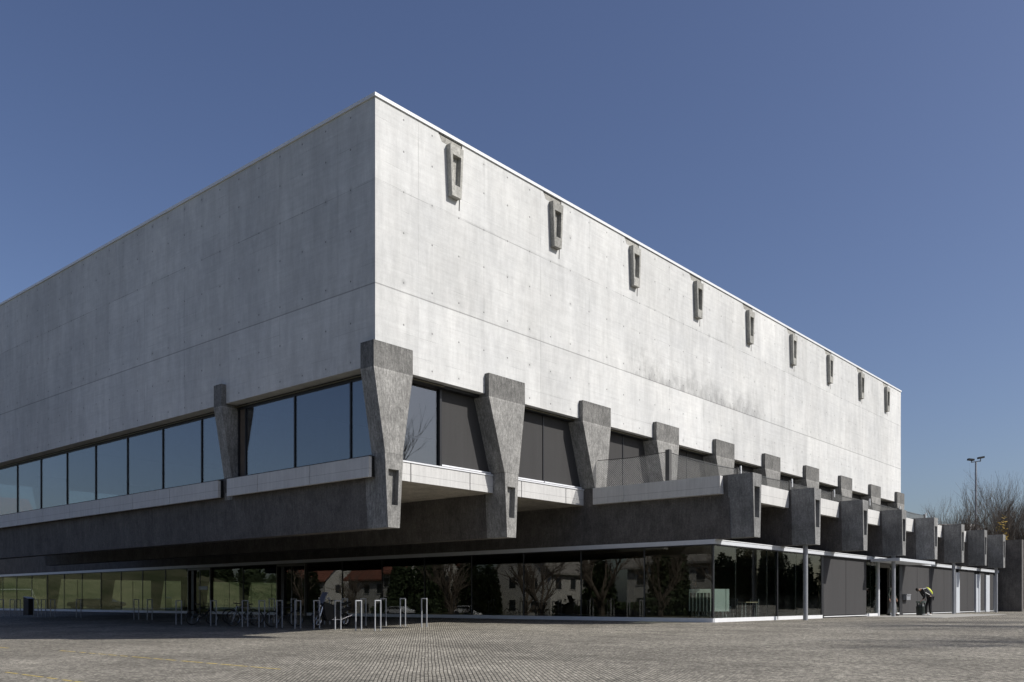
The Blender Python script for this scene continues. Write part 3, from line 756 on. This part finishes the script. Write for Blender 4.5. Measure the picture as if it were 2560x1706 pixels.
# ------------------------------------------------------------------ people (skin modifier figures)
M['skin'] = simple('skin', (.42, .25, .18), .6, 0, .06)
M['hair'] = simple('dark_brown_hair', (.02, .013, .009), .6, 0, .2, 30)
def skinmesh(name, joints, bones, mat, parent, root=0, sub=2):
    me = bpy.data.meshes.new(name); me.from_pydata([j[0] for j in joints], bones, [])
    me.materials.append(mat)
    o = link(bpy.data.objects.new(name, me), parent)
    o.modifiers.new('Skin', 'SKIN'); 
    if not me.skin_vertices: bpy.context.view_layer.objects.active = o
    if not me.skin_vertices:
        bm = bmesh.new(); bm.from_mesh(me); bm.verts.layers.skin.verify(); bm.to_mesh(me); bm.free()
    sv = me.skin_vertices[0].data
    for i, j in enumerate(joints):
        r = j[1]; sv[i].radius = r if isinstance(r, tuple) else (r, r); sv[i].use_root = (i == root)
    s_ = o.modifiers.new('Sub', 'SUBSURF'); s_.levels = sub; s_.render_levels = sub
    for p in me.polygons: p.use_smooth = True
    return o
def ell(bm, c, r, q=None, seg=14, rg=10):
    t = bmesh.new(); bmesh.ops.create_uvsphere(t, u_segments=seg, v_segments=rg, radius=1)
    mtx = Matrix.Translation(Vector(c)) @ (q.to_matrix().to_4x4() if q else Matrix.Identity(4)) @ Matrix.Diagonal((r[0], r[1], r[2], 1))
    t.transform(mtx); me = bpy.data.meshes.new('t'); t.to_mesh(me); t.free(); bm.from_mesh(me); bpy.data.meshes.remove(me)
def person(loc, rz, label, J, top, legs, shoe, H=1.8, hair=M['hair'], scale=1.0, collar=None):
    """J: joint table in metres for a figure facing +x, y to its left"""
    t = empty('person', loc, label, 'person', None, rz); t.scale = (scale,) * 3
    V = {k: Vector(v) for k, v in J.items()}
    # body: one continuous surface, feet to head and arms
    K = []; Bn = []; idx = {}
    def add(k, r): idx[k] = len(K); K.append((tuple(V[k]), r)); return idx[k]
    add('pelvis', (.13, .10)); add('waist', (.12, .09)); add('chest', (.15, .11)); add('neckb', (.07, .07)); add('neck', (.052, .055)); add('head0', (.07, .075)); add('head1', (.078, .095)); add('head2', (.05, .06))
    for a, b2 in (('pelvis', 'waist'), ('waist', 'chest'), ('chest', 'neckb'), ('neckb', 'neck'), ('neck', 'head0'), ('head0', 'head1'), ('head1', 'head2')): Bn.append((idx[a], idx[b2]))
    for s_ in 'LR':
        add('sh' + s_, .058); add('el' + s_, .043); add('wr' + s_, .028); add('pa' + s_, (.036, .018))
        add('hip' + s_, .088); add('kn' + s_, .058); add('an' + s_, .040); add('to' + s_, (.045, .032))
        for a, b2 in (('neckb', 'sh' + s_), ('sh' + s_, 'el' + s_), ('el' + s_, 'wr' + s_), ('wr' + s_, 'pa' + s_), ('pelvis', 'hip' + s_), ('hip' + s_, 'kn' + s_), ('kn' + s_, 'an' + s_), ('an' + s_, 'to' + s_)): Bn.append((idx[a], idx[b2]))
    for s_ in 'LR':        # five fingers per hand, thumb from the side of the palm
        d = (V['pa' + s_] - V['wr' + s_]).normalized(); sd_ = d.cross(Vector((0, 0, 1)))
        sd_ = sd_.normalized() if sd_.length > .1 else Vector((1, 0, 0)); nr_ = d.cross(sd_)
        pi_ = idx['pa' + s_]
        for k, L in enumerate((.062, .072, .067, .052)):
            off = sd_ * (.024 - .016 * k)
            a = V['pa' + s_] + d * .045 + off; b2 = a + d * L * .5 + nr_ * .012; c_ = b2 + d * L * .4 + nr_ * .026
            n0 = len(K); K.extend([(tuple(a), .0085), (tuple(b2), .008), (tuple(c_), .0068)]); Bn.extend([(pi_, n0), (n0, n0 + 1), (n0 + 1, n0 + 2)])
        a = V['wr' + s_] + d * .035 + sd_ * .04; b2 = a + d * .035 + sd_ * .02 + nr_ * .012
        n0 = len(K); K.extend([(tuple(a), .010), (tuple(b2), .0085)]); Bn.extend([(pi_, n0), (n0, n0 + 1)])
    skinmesh('body', K, Bn, M['skin'], t)
    def sub(name, keys, bones, mat):
        ks = list(keys); K2 = [(tuple(V[k]), keys[k]) for k in ks]; skinmesh(name, K2, [(ks.index(a), ks.index(b2)) for a, b2 in bones], mat, t)
    sub('jacket', {'pelvis': (.165, .13), 'waist': (.155, .12), 'chest': (.19, .14), 'neckb': (.085, .085), 'shL': .078, 'elL': .06, 'wrL': .043, 'shR': .078, 'elR': .06, 'wrR': .043},
        (('pelvis', 'waist'), ('waist', 'chest'), ('chest', 'neckb'), ('neckb', 'shL'), ('shL', 'elL'), ('elL', 'wrL'), ('neckb', 'shR'), ('shR', 'elR'), ('elR', 'wrR')), top)
    sub('trousers', {'pelvis': (.15, .12), 'hipL': .108, 'knL': .078, 'anL': .062, 'hipR': .108, 'knR': .078, 'anR': .062},
        (('pelvis', 'hipL'), ('hipL', 'knL'), ('knL', 'anL'), ('pelvis', 'hipR'), ('hipR', 'knR'), ('knR', 'anR')), legs)
    for s_ in 'LR':
        bm = bmesh.new(); a = V['an' + s_]; b2 = V['to' + s_]; d = (b2 - a); d.z = 0
        q = Vector((d.x, d.y, 0)).to_track_quat('X', 'Z'); ell(bm, (a + b2) / 2 * 1.0 + Vector((0, 0, -.02)), (.145, .055, .055), q); obj('shoe', bm, shoe, t, True)
    up = (V['head2'] - V['neck']).normalized(); fw = (V['face'] - V['head1']).normalized()
    bm = bmesh.new(); c_ = V['head1'] - fw * .02 + up * .025; q = up.to_track_quat('Z', 'Y'); ell(bm, c_, (.088, .098, .108), q)
    obj('hair', bm, hair, t, True)
    bm = bmesh.new(); sdv = fw.cross(up)          # face: nose, ears, eyes, mouth
    ell(bm, V['head1'] + fw * .098 - up * .01, (.014, .014, .022))
    for s_ in (-1, 1):
        ell(bm, V['head1'] + sdv * s_ * .085 - up * .01, (.02, .012, .03))
    obj('face_features', bm, M['skin'], t, True)
    bm = bmesh.new()
    for s_ in (-1, 1): ell(bm, V['head1'] + fw * .088 + sdv * s_ * .032 + up * .012, (.010, .010, .007))
    ell(bm, V['head1'] + fw * .086 - up * .045, (.01, .022, .005)); obj('eyes_and_mouth', bm, M['dark'], t, True)
    return t
M['blackcloth'] = simple('black_cloth', (.010, .010, .012), .85, 0, .2)
M['greycloth'] = simple('grey_trouser_cloth', (.14, .145, .15), .85, 0, .15)
M['greencloth'] = simple('dark_green_cloth', (.028, .036, .028), .85, 0, .2)
M['white'] = simple('off_white_cloth', (.6, .6, .58), .7, 0, .05)
M['yellowcloth'] = simple('bright_yellow_nylon', (.62, .66, .03), .5, 0, .08)
bend = dict(pelvis=(-.10, 0, 1.0), waist=(.03, 0, 1.14), chest=(.26, 0, 1.33), neckb=(.40, 0, 1.42), neck=(.47, 0, 1.43), head0=(.53, 0, 1.42), head1=(.58, 0, 1.41), head2=(.66, 0, 1.43), face=(.60, 0, 1.31),
            shL=(.36, .19, 1.37), elL=(.30, .26, 1.10), wrL=(.42, .22, .88), paL=(.48, .19, .82), shR=(.36, -.19, 1.37), elR=(.22, -.25, 1.13), wrR=(.14, -.20, .98), paR=(.12, -.17, .93),
            hipL=(-.10, .10, .95), knL=(-.02, .12, .50), anL=(-.06, .12, .09), toL=(.10, .13, .04), hipR=(-.10, -.10, .95), knR=(.06, -.12, .51), anR=(.06, -.14, .09), toR=(.22, -.15, .04))
walk = dict(pelvis=(0, 0, .98), waist=(.0, 0, 1.13), chest=(.01, 0, 1.33), neckb=(.01, 0, 1.48), neck=(.02, 0, 1.54), head0=(.03, 0, 1.60), head1=(.04, 0, 1.68), head2=(.03, 0, 1.77), face=(.14, 0, 1.68),
            shL=(0, .19, 1.44), elL=(-.03, .25, 1.16), wrL=(.10, .24, .93), paL=(.13, .23, .86), shR=(0, -.19, 1.44), elR=(-.04, -.25, 1.16), wrR=(.04, -.26, .91), paR=(.06, -.25, .84),
            hipL=(0, .10, .93), knL=(.12, .11, .50), anL=(.16, .11, .09), toL=(.32, .12, .04), hipR=(0, -.10, .93), knR=(-.02, -.11, .49), anR=(-.20, -.11, .10), toR=(-.06, -.12, .04))
imgL = img + math.pi        # facing the left of the picture
PB = (33.44, -7.36, -.0)
person(PB, imgL, 'person in black bending over beside the litter bin, facing left, yellow backpack on the back', bend, M['blackcloth'], M['blackcloth'], M['white'])
bp = empty('backpack', PB, 'bright yellow and grey backpack on the back of the bending person', 'backpack', None, imgL)
bm = bmesh.new(); q = Vector((.55, 0, .62)).normalized().to_track_quat('Z', 'Y')
ell(bm, (-.04, 0, 1.36), (.13, .105, .26), q); obj('bag', bm, M['yellowcloth'], bp, True)
bm = bmesh.new(); ell(bm, (.02, 0, 1.335), (.145, .10, .30), q); obj('back_panel', bm, M['greycloth'], bp, True)
bm = bmesh.new()
for s_ in (-1, 1): path(bm, [(.20, s_ * .13, 1.50), (.36, s_ * .17, 1.48), (.33, s_ * .22, 1.30), (.02, s_ * .17, 1.14)], .02, 6)
obj('strap', bm, M['white'], bp)
person((31.75, -5.95, -.0), img + R(-60), 'person in dark green jacket and grey trousers stepping out of the entrance', walk, M['greencloth'], M['greycloth'], M['dark'])
person((30.3, -4.6, .03), R(200), 'person in black seen through the glass left of the entrance door', walk, M['blackcloth'], M['blackcloth'], M['dark'])
person((17.7, -1.6, .03), R(250), 'person in a dark jacket standing far inside behind the front glazing', walk, M['blackcloth'], M['blackcloth'], M['dark'])

# ------------------------------------------------------------------ things behind the front glass
M['board'] = simple('pale_green_board', (.76, .83, .78), .5, 0, .03)
M['boarddark'] = simple('dark_board_core', (.10, .11, .10), .6, 0, .1)
Rv = Vector((.65, -.76, 0)); Fv = Vector((.76, .65, 0))
for k in range(7):
    base = Vector((14.1, -4.75, .03)) + Rv * (-.115 * k) + Vector((.76, .65, 0)) * (.14 * k)
    lab = ('nearest pale green folding board on crossed feet behind the glazed corner' if k == 0 else 'pale green folding board on crossed feet stacked behind the nearest one, one of six')
    t = empty('folding_board', base, lab, 'board', 'pale green folding boards behind the corner glass', img)
    if k == 0:
        obj('board', B(-.38, .24, -.02, .02, .35, 1.26), M['board'], t); obj('edge_panel', B(.265, .385, -.02, .02, .35, 1.26), M['board'], t)
    else:
        obj('board', B(-.345, .38, -.01, .015, .35, 1.10), M['boarddark'], t)
        bm = bmesh.new(); box(bm, -.38, .38, -.02, .02, 1.10, 1.26); box(bm, -.38, -.35, -.02, .02, .35, 1.10); obj('rim', bm, M['board'], t)
    for xx in (-.25, .25):
        bm = bmesh.new(); tube(bm, (xx, -.28, .02), (xx, .1, .36), .014); tube(bm, (xx, .28, .02), (xx, -.1, .36), .014)
        obj('foot', bm, M['steel'], t)
M['tablewood'] = simple('beige_table_top', (.34, .28, .20), .5, 0, .1)
for k, (tx, ty, lab) in enumerate(((15.4, -3.6, 'low beige table behind the front glass beside the green boards'), (18.0, -3.9, 'beige table with dark chairs behind the front glass near the slim column'))):
    t = empty('table', (tx, ty, .03), lab, 'table', 'tables inside the ground floor')
    obj('tabletop', B(-.6, .6, -.4, .4, .70, .73), M['tablewood'], t)
    for sx in (-.55, .55):
        for sy in (-.35, .35):
            bm = bmesh.new(); tube(bm, (sx, sy, 0), (sx, sy, .70), .02); obj('leg', bm, M['steel'], t)
clabs = ['dark chair left of the low beige table inside', 'dark chair right of the low beige table inside', 'dark chair left of the beige table near the slim column', 'dark chair right of the beige table near the slim column']
for k, (cx, cy, rz) in enumerate(((14.4, -3.7, 0), (16.4, -3.4, math.pi), (17.0, -4.0, 0), (19.1, -3.8, math.pi))):
    t = empty('chair', (cx, cy, .03), clabs[k], 'chair', 'chairs inside the ground floor', rz)
    obj('seat', B(-.22, .22, -.22, .22, .44, .47), M['blackcloth'], t); obj('backrest', B(-.24, -.21, -.21, .21, .55, .88), M['blackcloth'], t)
    for sx in (-.2, .2):
        for sy in (-.2, .2):
            bm = bmesh.new(); tube(bm, (sx, sy, 0), (sx, sy, .44 if sx > 0 else .86), .012); obj('leg', bm, M['steel'], t)

# ------------------------------------------------------------------ floodlight mast
fm = empty('floodlight_mast', (85.7, 2.3, 0), 'tall slim floodlight mast with two lamp heads rising above the bare trees', 'floodlight')
bm = bmesh.new(); tube(bm, (0, 0, 0), (0, 0, 15.7), .17, .09, 12); obj('mast', bm, M['col'], fm)
bm = bmesh.new()
for k in range(14): tube(bm, (-.0 , 0, 6 + k * .55), (Rv * (.34 if k % 2 else -.34)) + Vector((0, 0, 6 + k * .55)), .015, n=4)
obj('climbing_rungs', bm, M['dark'], fm)
bm = bmesh.new(); tube(bm, Rv * -.5 + Vector((0, 0, 15.62)), Rv * .55 + Vector((0, 0, 15.78)), .05); obj('crossarm', bm, M['col'], fm)
for s_, zz in ((-1, 15.9), (1, 16.12)):
    bm = bmesh.new(); box(bm, -.31, .31, -.2, .2, -.09, .1)
    bm.transform(Matrix.Translation(Rv * s_ * .54 + Vector((0, 0, zz))) @ Matrix.Rotation(img, 4, 'Z') @ Matrix.Rotation(R(-10 if s_ > 0 else 6), 4, 'Y'))
    tube(bm, Rv * s_ * .45 + Vector((0, 0, 15.68)), Rv * s_ * .54 + Vector((0, 0, zz)), .04)
    obj('lamp_head', bm, M['dark'], fm)

# ------------------------------------------------------------------ trees
M['bark'] = simple('grey_brown_bark', (.085, .07, .055), .95, 0, .3, 8)
M['twig'] = simple('brown_twigs', (.12, .098, .078), .95, 0, .25, 6)
def bare_tree(seed, H_, stems, spread, depth, kids, rbase, upright, trunk=.41, wob=.10, limb=None):
    rnd = random.Random(seed); tb = bmesh.new(); cb_ = bmesh.new()
    def grow(p, d, L, r, dep, bmx):
        n_ = 3 if dep > 0 else 2
        for k in range(n_):
            nd = (d + Vector((rnd.gauss(0, wob), rnd.gauss(0, wob), rnd.gauss(0, wob / 2) + upright * .12))).normalized()
            q_ = p + nd * L / n_; r2 = r * .86
            tube(bmx, p, q_, r, r2, 6 if r > .05 else (4 if r > .018 else 3), False); p, d, r = q_, nd, r2
            if dep > 0 and k < n_ - 1:
                for _ in range(rnd.choice((1, 2))):
                    ax = Vector((rnd.gauss(0, 1), rnd.gauss(0, 1), rnd.gauss(0, .3))).normalized()
                    grow(p, (d + ax * spread * rnd.uniform(.5, 1.1)).normalized(), L * rnd.uniform(.45, .7), r * .6, dep - 1, cb_)
        if dep > 0:
            if limb and dep == depth: L = H_ * limb
            for _ in range(kids + (2 if limb and dep == depth else 0)):
                ax = Vector((rnd.gauss(0, 1), rnd.gauss(0, 1), rnd.gauss(0, .3))).normalized()
                grow(p, (d + ax * spread * rnd.uniform(.4, 1.0)).normalized(), L * rnd.uniform(.55, .8), r * .72, dep - 1, cb_)
    for s_ in range(stems):
        a = rnd.uniform(0, 6.28); o = Vector((math.cos(a), math.sin(a), 0)) * (0 if stems == 1 else rnd.uniform(.1, .5))
        grow(o, Vector((math.cos(a) * .18 * (stems > 1), math.sin(a) * .18 * (stems > 1), 1)).normalized(), H_ * rnd.uniform(trunk * .88, trunk * 1.12), rbase * (1 if stems == 1 else rnd.uniform(.5, .8)), depth, tb)
    ms = []
    for nm, b_, mt in (('trunk', tb, M['bark']), ('crown', cb_, M['twig'])):
        me = bpy.data.meshes.new(nm); b_.to_mesh(me); b_.free(); me.materials.append(mt); ms.append(me)
    return ms
def place_tree(ms, loc, rz, s_, label, group, name='bare_tree', cat='tree'):
    t = bpy.data.objects.new(name, None); link(t); t.location = loc; t.rotation_euler = (0, 0, rz); t.scale = (s_,) * 3
    tag(t, label, cat, group)
    for me in ms: link(bpy.data.objects.new(me.name.split('.')[0], me), t)
    return t
TV = [bare_tree(11, 13, 2, .55, 4, 3, .17, .75, .38, .06), bare_tree(23, 13, 3, .50, 4, 3, .16, .85, .38, .06), bare_tree(37, 13, 1, .58, 4, 4, .19, .8, .38, .06)]
CAM = Vector((-18.72, -21.75, .8)); Fw = Vector((math.cos(R(40.53)), math.sin(R(40.53)), 0)); Rt = Vector((math.sin(R(40.53)), -math.cos(R(40.53)), 0))
def at(u, Z): return CAM + Fw * Z + Rt * ((u - 1280) / 2222 * Z)
rnd = random.Random(5)
TG = 'bare trees in the row behind the low wing'
TL = [(2382, 92, .86), (2366, 98, .60), (2408, 95, .93), (2424, 103, .84), (2462, 92, .74), (2484, 99, .92), (2500, 91, .96), (2520, 97, 1.0), (2540, 93, .98), (2562, 99, 1.05), (2590, 95, 1.0), (2620, 99, 1.0), (2470, 112, .9), (2330, 106, .50), (2292, 118, .48), (2210, 125, .60), (2660, 97, 1.0)]
TL.sort(key=lambda t: t[0] != 2382)
for k, (u, Z, s_) in enumerate(TL):
    p = at(u, Z)
    lab = 'bare leafless tree among the dense row right of the floodlight mast' if u > 2441 else 'bare leafless tree in the thinner group left of the floodlight mast'
    if k == 0: lab = 'tall bare tree at the left edge of the row behind the low wing'
    if u < 2340: lab = {2330: 'small bare treetop just right of the chimney', 2292: 'tiny bare treetop left of the chimney', 2210: 'faint bare treetop beside the last concrete fin'}[u]
    place_tree(TV[k % 3], (p.x, p.y, 0), rnd.uniform(0, 6.28), s_ * 1.02, lab, TG)
# undergrowth hedge
def shrub_mesh(seed, n_, rx, ry, h, leaf, mat, name='foliage'):
    rnd = random.Random(seed); bm = bmesh.new()
    for _ in range(n_):
        while True:
            x, y, z = rnd.uniform(-1, 1), rnd.uniform(-1, 1), rnd.uniform(0, 1)
            if x * x + y * y < 1 - z * z * .85: break
        p = Vector((x * rx, y * ry, z * h)) + Vector((math.sin(x * 7 + seed) * .2, 0, math.sin(x * 5 + y * 4 + seed) * .12 * h))
        a = Vector((rnd.gauss(0, 1), rnd.gauss(0, 1), rnd.gauss(0, .6))).normalized(); b_ = a.orthogonal().normalized(); l = leaf * rnd.uniform(.5, 1.3)
        bm.faces.new([bm.verts.new(q) for q in (p - a * l, p + b_ * l * .5, p + a * l, p - b_ * l * .5)])
    me = bpy.data.meshes.new(name); bm.to_mesh(me); bm.free(); me.materials.append(mat); return me
def leafmat(name, a, c):
    m, n, b = new_mat(name); g = G(n); f = g.ramp(g.noise(g.obj(), 2.2, 3), .3, .7)
    n.links.new(g.mix(f, a, c), b.inputs['Base Color']); b.inputs['Roughness'].default_value = .8; return m
M['brush'] = leafmat('brown_undergrowth', (.05, .042, .025), (.11, .09, .05))
M['forsythia'] = leafmat('yellow_blossom', (.20, .13, .02), (.36, .24, .03))
M['ever'] = leafmat('dark_evergreen', (.018, .035, .014), (.05, .075, .025))
for k, (u, Z, h, rx) in enumerate(((2420, 86, 3.6, 7), (2480, 88, 4.2, 7), (2540, 88, 5.6, 8), (2600, 87, 5.2, 8))):
    p = at(u, Z); o = bpy.data.objects.new('thicket', shrub_mesh(50 + k, 2600, rx * .8, 2.5, h * .85, .28, M['brush'])); link(o); o.location = (p.x, p.y, 0); o.rotation_euler = (0, 0, img)
    tag(o, ('brown leafless thicket below the trees left of the mast', 'brown leafless thicket at the foot of the mast', 'brown leafless thicket above the dark end wall', 'brown leafless thicket at the right edge')[k], 'shrub', 'thickets below the bare trees')
p = at(2506, 84); o = bpy.data.objects.new('flowering_shrub', shrub_mesh(77, 900, 1.0, .9, 8.0, .16, M['forsythia'])); link(o); o.location = (p.x, p.y, 0)
tag(o, 'ochre yellow shrub under the bare trees near the right edge', 'shrub')
# distant low house behind the low wing, with chimney
M['plaster'] = simple('pale_plaster', (.50, .49, .46), .9, 0, .06)
M['tile'] = simple('red_brown_roof_tiles', (.22, .085, .055), .85, 0, .2, 2)
M['gtile'] = simple('grey_fibre_roof', (.30, .285, .26), .85, 0, .15, 2)
M['win'] = simple('dark_window_glass', (.03, .035, .04), .15, 0, .1)
def house(loc, rz, wd, ln, h, rh, label, roofm, wallm=None, group=None, chimney=True, name='house', nwin=4):
    t = empty(name, loc, label, 'house', group, rz)
    bm = bmesh.new(); prism_x(bm, [(-wd / 2, 0), (wd / 2, 0), (wd / 2, h), (0, h + rh), (-wd / 2, h)], -ln / 2, ln / 2); obj('wall', bm, wallm or M['plaster'], t)
    bm = bmesh.new(); k = .35; e_ = .6; s_ = rh / (wd / 2)
    prism_x(bm, [(0, h + rh + .02), (wd / 2 + e_, h - e_ * s_ + .02), (wd / 2 + e_, h - e_ * s_ + .27), (0, h + rh + .3), (-wd / 2 - e_, h - e_ * s_ + .27), (-wd / 2 - e_, h - e_ * s_ + .02)], -ln / 2 - .5, ln / 2 + .5)
    rf = obj('roof', bm, roofm, t)
    if chimney:
        obj('chimney', B(ln * .1, ln * .1 + .7, -1.2, -.6, h + rh * .3, h + rh + 1.0), M['plaster'], rf)
        obj('chimney_cap', B(ln * .1 - .06, ln * .1 + .76, -1.26, -.54, h + rh + 1.005, h + rh + 1.35), M['dark'], rf)
    for fl in range(max(1, int(h / 2.8))):
        for i in range(nwin):
            for sgn in (-1, 1):
                xx = -ln / 2 + ln * (i + .5) / nwin; y_ = sgn * wd / 2
                wn_ = obj('window', B(xx - .5, xx + .5, y_ - .04, y_ + .04, .9 + fl * 2.8, 2.2 + fl * 2.8), M['win'], t)
                obj('sill', B(xx - .58, xx + .58, y_ - .09, y_ + .09, .8 + fl * 2.8, .88 + fl * 2.8), M['plaster'], wn_)
        for sx in (-1, 1):
            for yy in (-wd * .22, wd * .22):
                obj('window', B(sx * ln / 2 - .04, sx * ln / 2 + .04, yy - .5, yy + .5, .9 + fl * 2.8, 2.2 + fl * 2.8), M['win'], t)
    return t
p = at(2362, 104); house((p.x, p.y, 0), img, 9, 6.5, 7.4, 2.1, 'low house with grey roof half hidden behind the concrete beam ends', M['gtile'], chimney=False)
p = at(2310, 112); house((p.x, p.y, 0), img + R(90), 7, 5, 6.2, 3.4, 'house with a single chimney rising behind the beam ends', M['gtile'], nwin=2)

# ---- surroundings behind the camera, mirrored in the glass and shading the plaza
BT = [bare_tree(101, 13, 1, .62, 5, 2, .22, .35), bare_tree(131, 12, 2, .6, 5, 2, .2, .4)]
FT = [bare_tree(301, 12, 1, .85, 3, 3, .34, .5, .12, .08, .42), bare_tree(331, 12, 1, .95, 3, 3, .32, .4, .14, .08, .40)]
for k, (x, y, s_, lab) in enumerate(((-30, 50.5, 1.0, 'spreading bare tree before the white gabled house, mirrored in the glass'), (-30, 38.5, 1.0, 'spreading bare tree mirrored beside the corner bay'), (-30, 78, .8, 'spreading bare tree farthest up the opposite side'), (-25, 45, .7, 'young bare tree between the two white houses'), (-26, 33, .8, 'bare tree before the evergreens opposite'), (-25, 61, .75, 'bare tree in front of the gap between the houses'), (-27, 20, .85, 'bare tree nearest the plaza corner opposite'), (-24, 12, .7, 'small bare tree at the near end of the opposite row'), (-31, 29, 1.1, 'large bare tree before the long pale building opposite'), (-33, 17, 1.0, 'bare tree between the two evergreens opposite'),
                        (31, -29.5, 1.62, 'bare tree south of the plaza mirrored in the first floor window'), (17, -23.5, 1.0, 'bare tree beyond the right edge that shades the setts'), (8.5, -27.5, .9, 'smaller bare tree beyond the right edge'), (41, -33, 1.0, 'bare tree farthest right along the plaza'))):
    place_tree((FT if x < 0 else BT)[k % 2], (x, y, gz(x)), k * 1.7, s_, lab, 'trees around the plaza')
house((-47, 76, gz(-47)), R(90), 10, 11, 6, 4.5, 'white house with red roof opposite the shaded side', M['tile'], group='houses opposite')
house((-47, 48, gz(-47)), 0, 9, 12, 6, 4.5, 'white gabled house with grey roof nearest the corner opposite', M['gtile'], group='houses opposite')
house((-55, 105, gz(-55)), R(90), 10, 16, 6, 4.5, 'long house with red roof farthest up the street', M['tile'], group='houses opposite')
house((-50, 20, gz(-50)), R(90), 10, 30, 6, 4.5, 'long pale building with grey roof behind the evergreens', M['gtile'], group='houses opposite', nwin=8)
random.seed(9)
EV = [shrub_mesh(200 + k, 5200, 2.4, 2.4, 7.5, .30, M['ever'], 'crown') for k in range(2)]
trb = bmesh.new(); tube(trb, (0, 0, 0), (0, 0, 4), .2, .1, 8); trm = bpy.data.meshes.new('trunk'); trb.to_mesh(trm); trb.free(); trm.materials.append(M['bark'])
k = 0
for (x, y) in [(-36, 5), (-37, 14), (-37, 25), (-36.5, 33), (-37, 61), (-37, 66), (-38, 86), (-38, 92), (-39, 98), (-38, 112), (-39, 119), (-40, 127)] + [(20 + 6.2 * i, -57 - (i % 3)) for i in range(17)] + [(97 + (i % 2), -12 - 4.2 * i) for i in range(10)] + [(-39, 56), (-38.5, 52), (-38, 102), (-39, 107)]:  # south and east rows, like the south hedge, added to darken glass reflections
    t = place_tree([trm, EV[k % 2]], (x, y, gz(x)), random.uniform(0, 6.28), random.uniform(.8, 1.1), 'dense evergreen out of view, dark in the glass reflections, on the ' + ('west' if x < 0 else 'south' if y < -55 else 'east') + ' side', 'evergreens around the plaza', 'evergreen_tree'); k += 1
for (a, b_, lab) in (((-34.5, -2), (-34.5, 38), 'clipped dark hedge along the west edge of the plaza'), ((-35, 58), (-35, 68), 'short clipped hedge between the two white houses'), ((18, -55), (122, -55), 'unseen dark hedge added on the south side to darken the glass reflections')):
    A = Vector((a[0], a[1], 0)); Bv = Vector((b_[0], b_[1], 0)); L = (Bv - A).length; n_ = int(L * 160)
    rr = random.Random(int(L)); bm = bmesh.new(); d = (Bv - A).normalized(); s2 = Vector((-d.y, d.x, 0))
    for _ in range(min(n_, 12000)):
        p = A + d * rr.uniform(0, L) + s2 * rr.uniform(-.5, .5); p.z = gz(p.x) + rr.uniform(0, 1.7)
        aa = Vector((rr.gauss(0, 1), rr.gauss(0, 1), rr.gauss(0, 1))).normalized(); bb = aa.orthogonal().normalized(); l = .2
        bm.faces.new([bm.verts.new(q) for q in (p - aa * l, p + bb * l * .6, p + aa * l, p - bb * l * .6)])
    tag(obj('hedge', bm, M['ever']), lab, 'hedge')
# white car seen through both glass sides, on the lane behind
def car(loc, rz, label, paint):
    t = empty('parked_car', loc, label, 'car', None, rz); t.scale = (.9, .9, .72)
    prof = [(-2.1, .35), (-2.15, .75), (-1.95, .98), (-1.2, 1.02), (-.7, 1.42), (.6, 1.46), (1.5, 1.40), (2.0, .98), (2.1, .7), (2.05, .35)]
    bm = bmesh.new(); prism_y(bm, prof, -.85, .85); bmesh.ops.recalc_face_normals(bm, faces=bm.faces); bmesh.ops.bevel(bm, geom=bm.edges[:], offset=.08, segments=2, affect='EDGES'); obj('body', bm, paint, t)
    for s_ in (-1, 1):
        bm = bmesh.new(); prism_y(bm, [(-1.05, 1.03), (-.62, 1.36), (.55, 1.39), (1.35, 1.33), (1.6, 1.03)], min(s_ * .82, s_ * .862), max(s_ * .82, s_ * .862)); obj('side_window', bm, M['win'], t)
    for xx in (-1.35, 1.35):
        for s_ in (-1, 1):
            bm = bmesh.new(); tube(bm, (xx, s_ * .68, .33), (xx, s_ * .88, .33), .33, .33, 20); obj('wheel', bm, M['tyre'], t)
    for s_ in (-1, 1):
        obj('headlight', B(-2.17, -2.08, s_ * .6 - .15, s_ * .6 + .15, .62, .78), M['cap'], t)
    return t
p = at(262, 93); car((p.x, p.y, .0), img + math.pi, 'white car parked beyond the glazed ground floor', M['cap'])
p = at(222, 92); car((p.x, p.y, .0), img, 'dark grey car parked beside the white car beyond the glass', simple('dark_car_paint', (.06, .065, .07), .3, 0, .05))
for k, (cx, cy, lab, pm) in enumerate(((-29.5, 58, 'silver car parked before the white house opposite', M['fascia']), (-29.5, 47, 'white car parked opposite the corner bay', M['cap']), (-29.5, 25, 'dark car parked before the evergreens opposite', M['mpaint']), (-29.5, 70, 'second dark car parked farther up the street', M['mpaint']))):
    car((cx, cy, gz(cx)), R(90), lab, pm)
# goal frame
p = at(20, 93); t = empty('goal_frame', (p.x, p.y, .0), 'white goal frame on the lawn seen through the glass at far left', 'goal', None, img)
bm = bmesh.new()
for a, b_ in (((-2.5, 0, 0), (-2.5, 0, 2.0)), ((2.5, 0, 0), (2.5, 0, 2.0)), ((-2.5, 0, 2.0), (2.5, 0, 2.0))): tube(bm, a, b_, .05, n=8)
obj('frame', bm, M['cap'], t)
bm = bmesh.new()
for a, b_ in (((-2.5, 0, 2.0), (-2.5, 1.5, 0)), ((2.5, 0, 2.0), (2.5, 1.5, 0)), ((-2.5, 1.5, 0), (2.5, 1.5, 0))): tube(bm, a, b_, .03, n=6)
obj('rear_stay', bm, M['cap'], t)
house((30, 128, 6.6), 0, 10, 16, 5.5, 4.5, 'red roofed house above the grass bank', M['tile'])
house((2, 118, 6.6), R(20), 9, 12, 5.5, 4.5, 'pale house above the grass bank at far left', M['tile'])
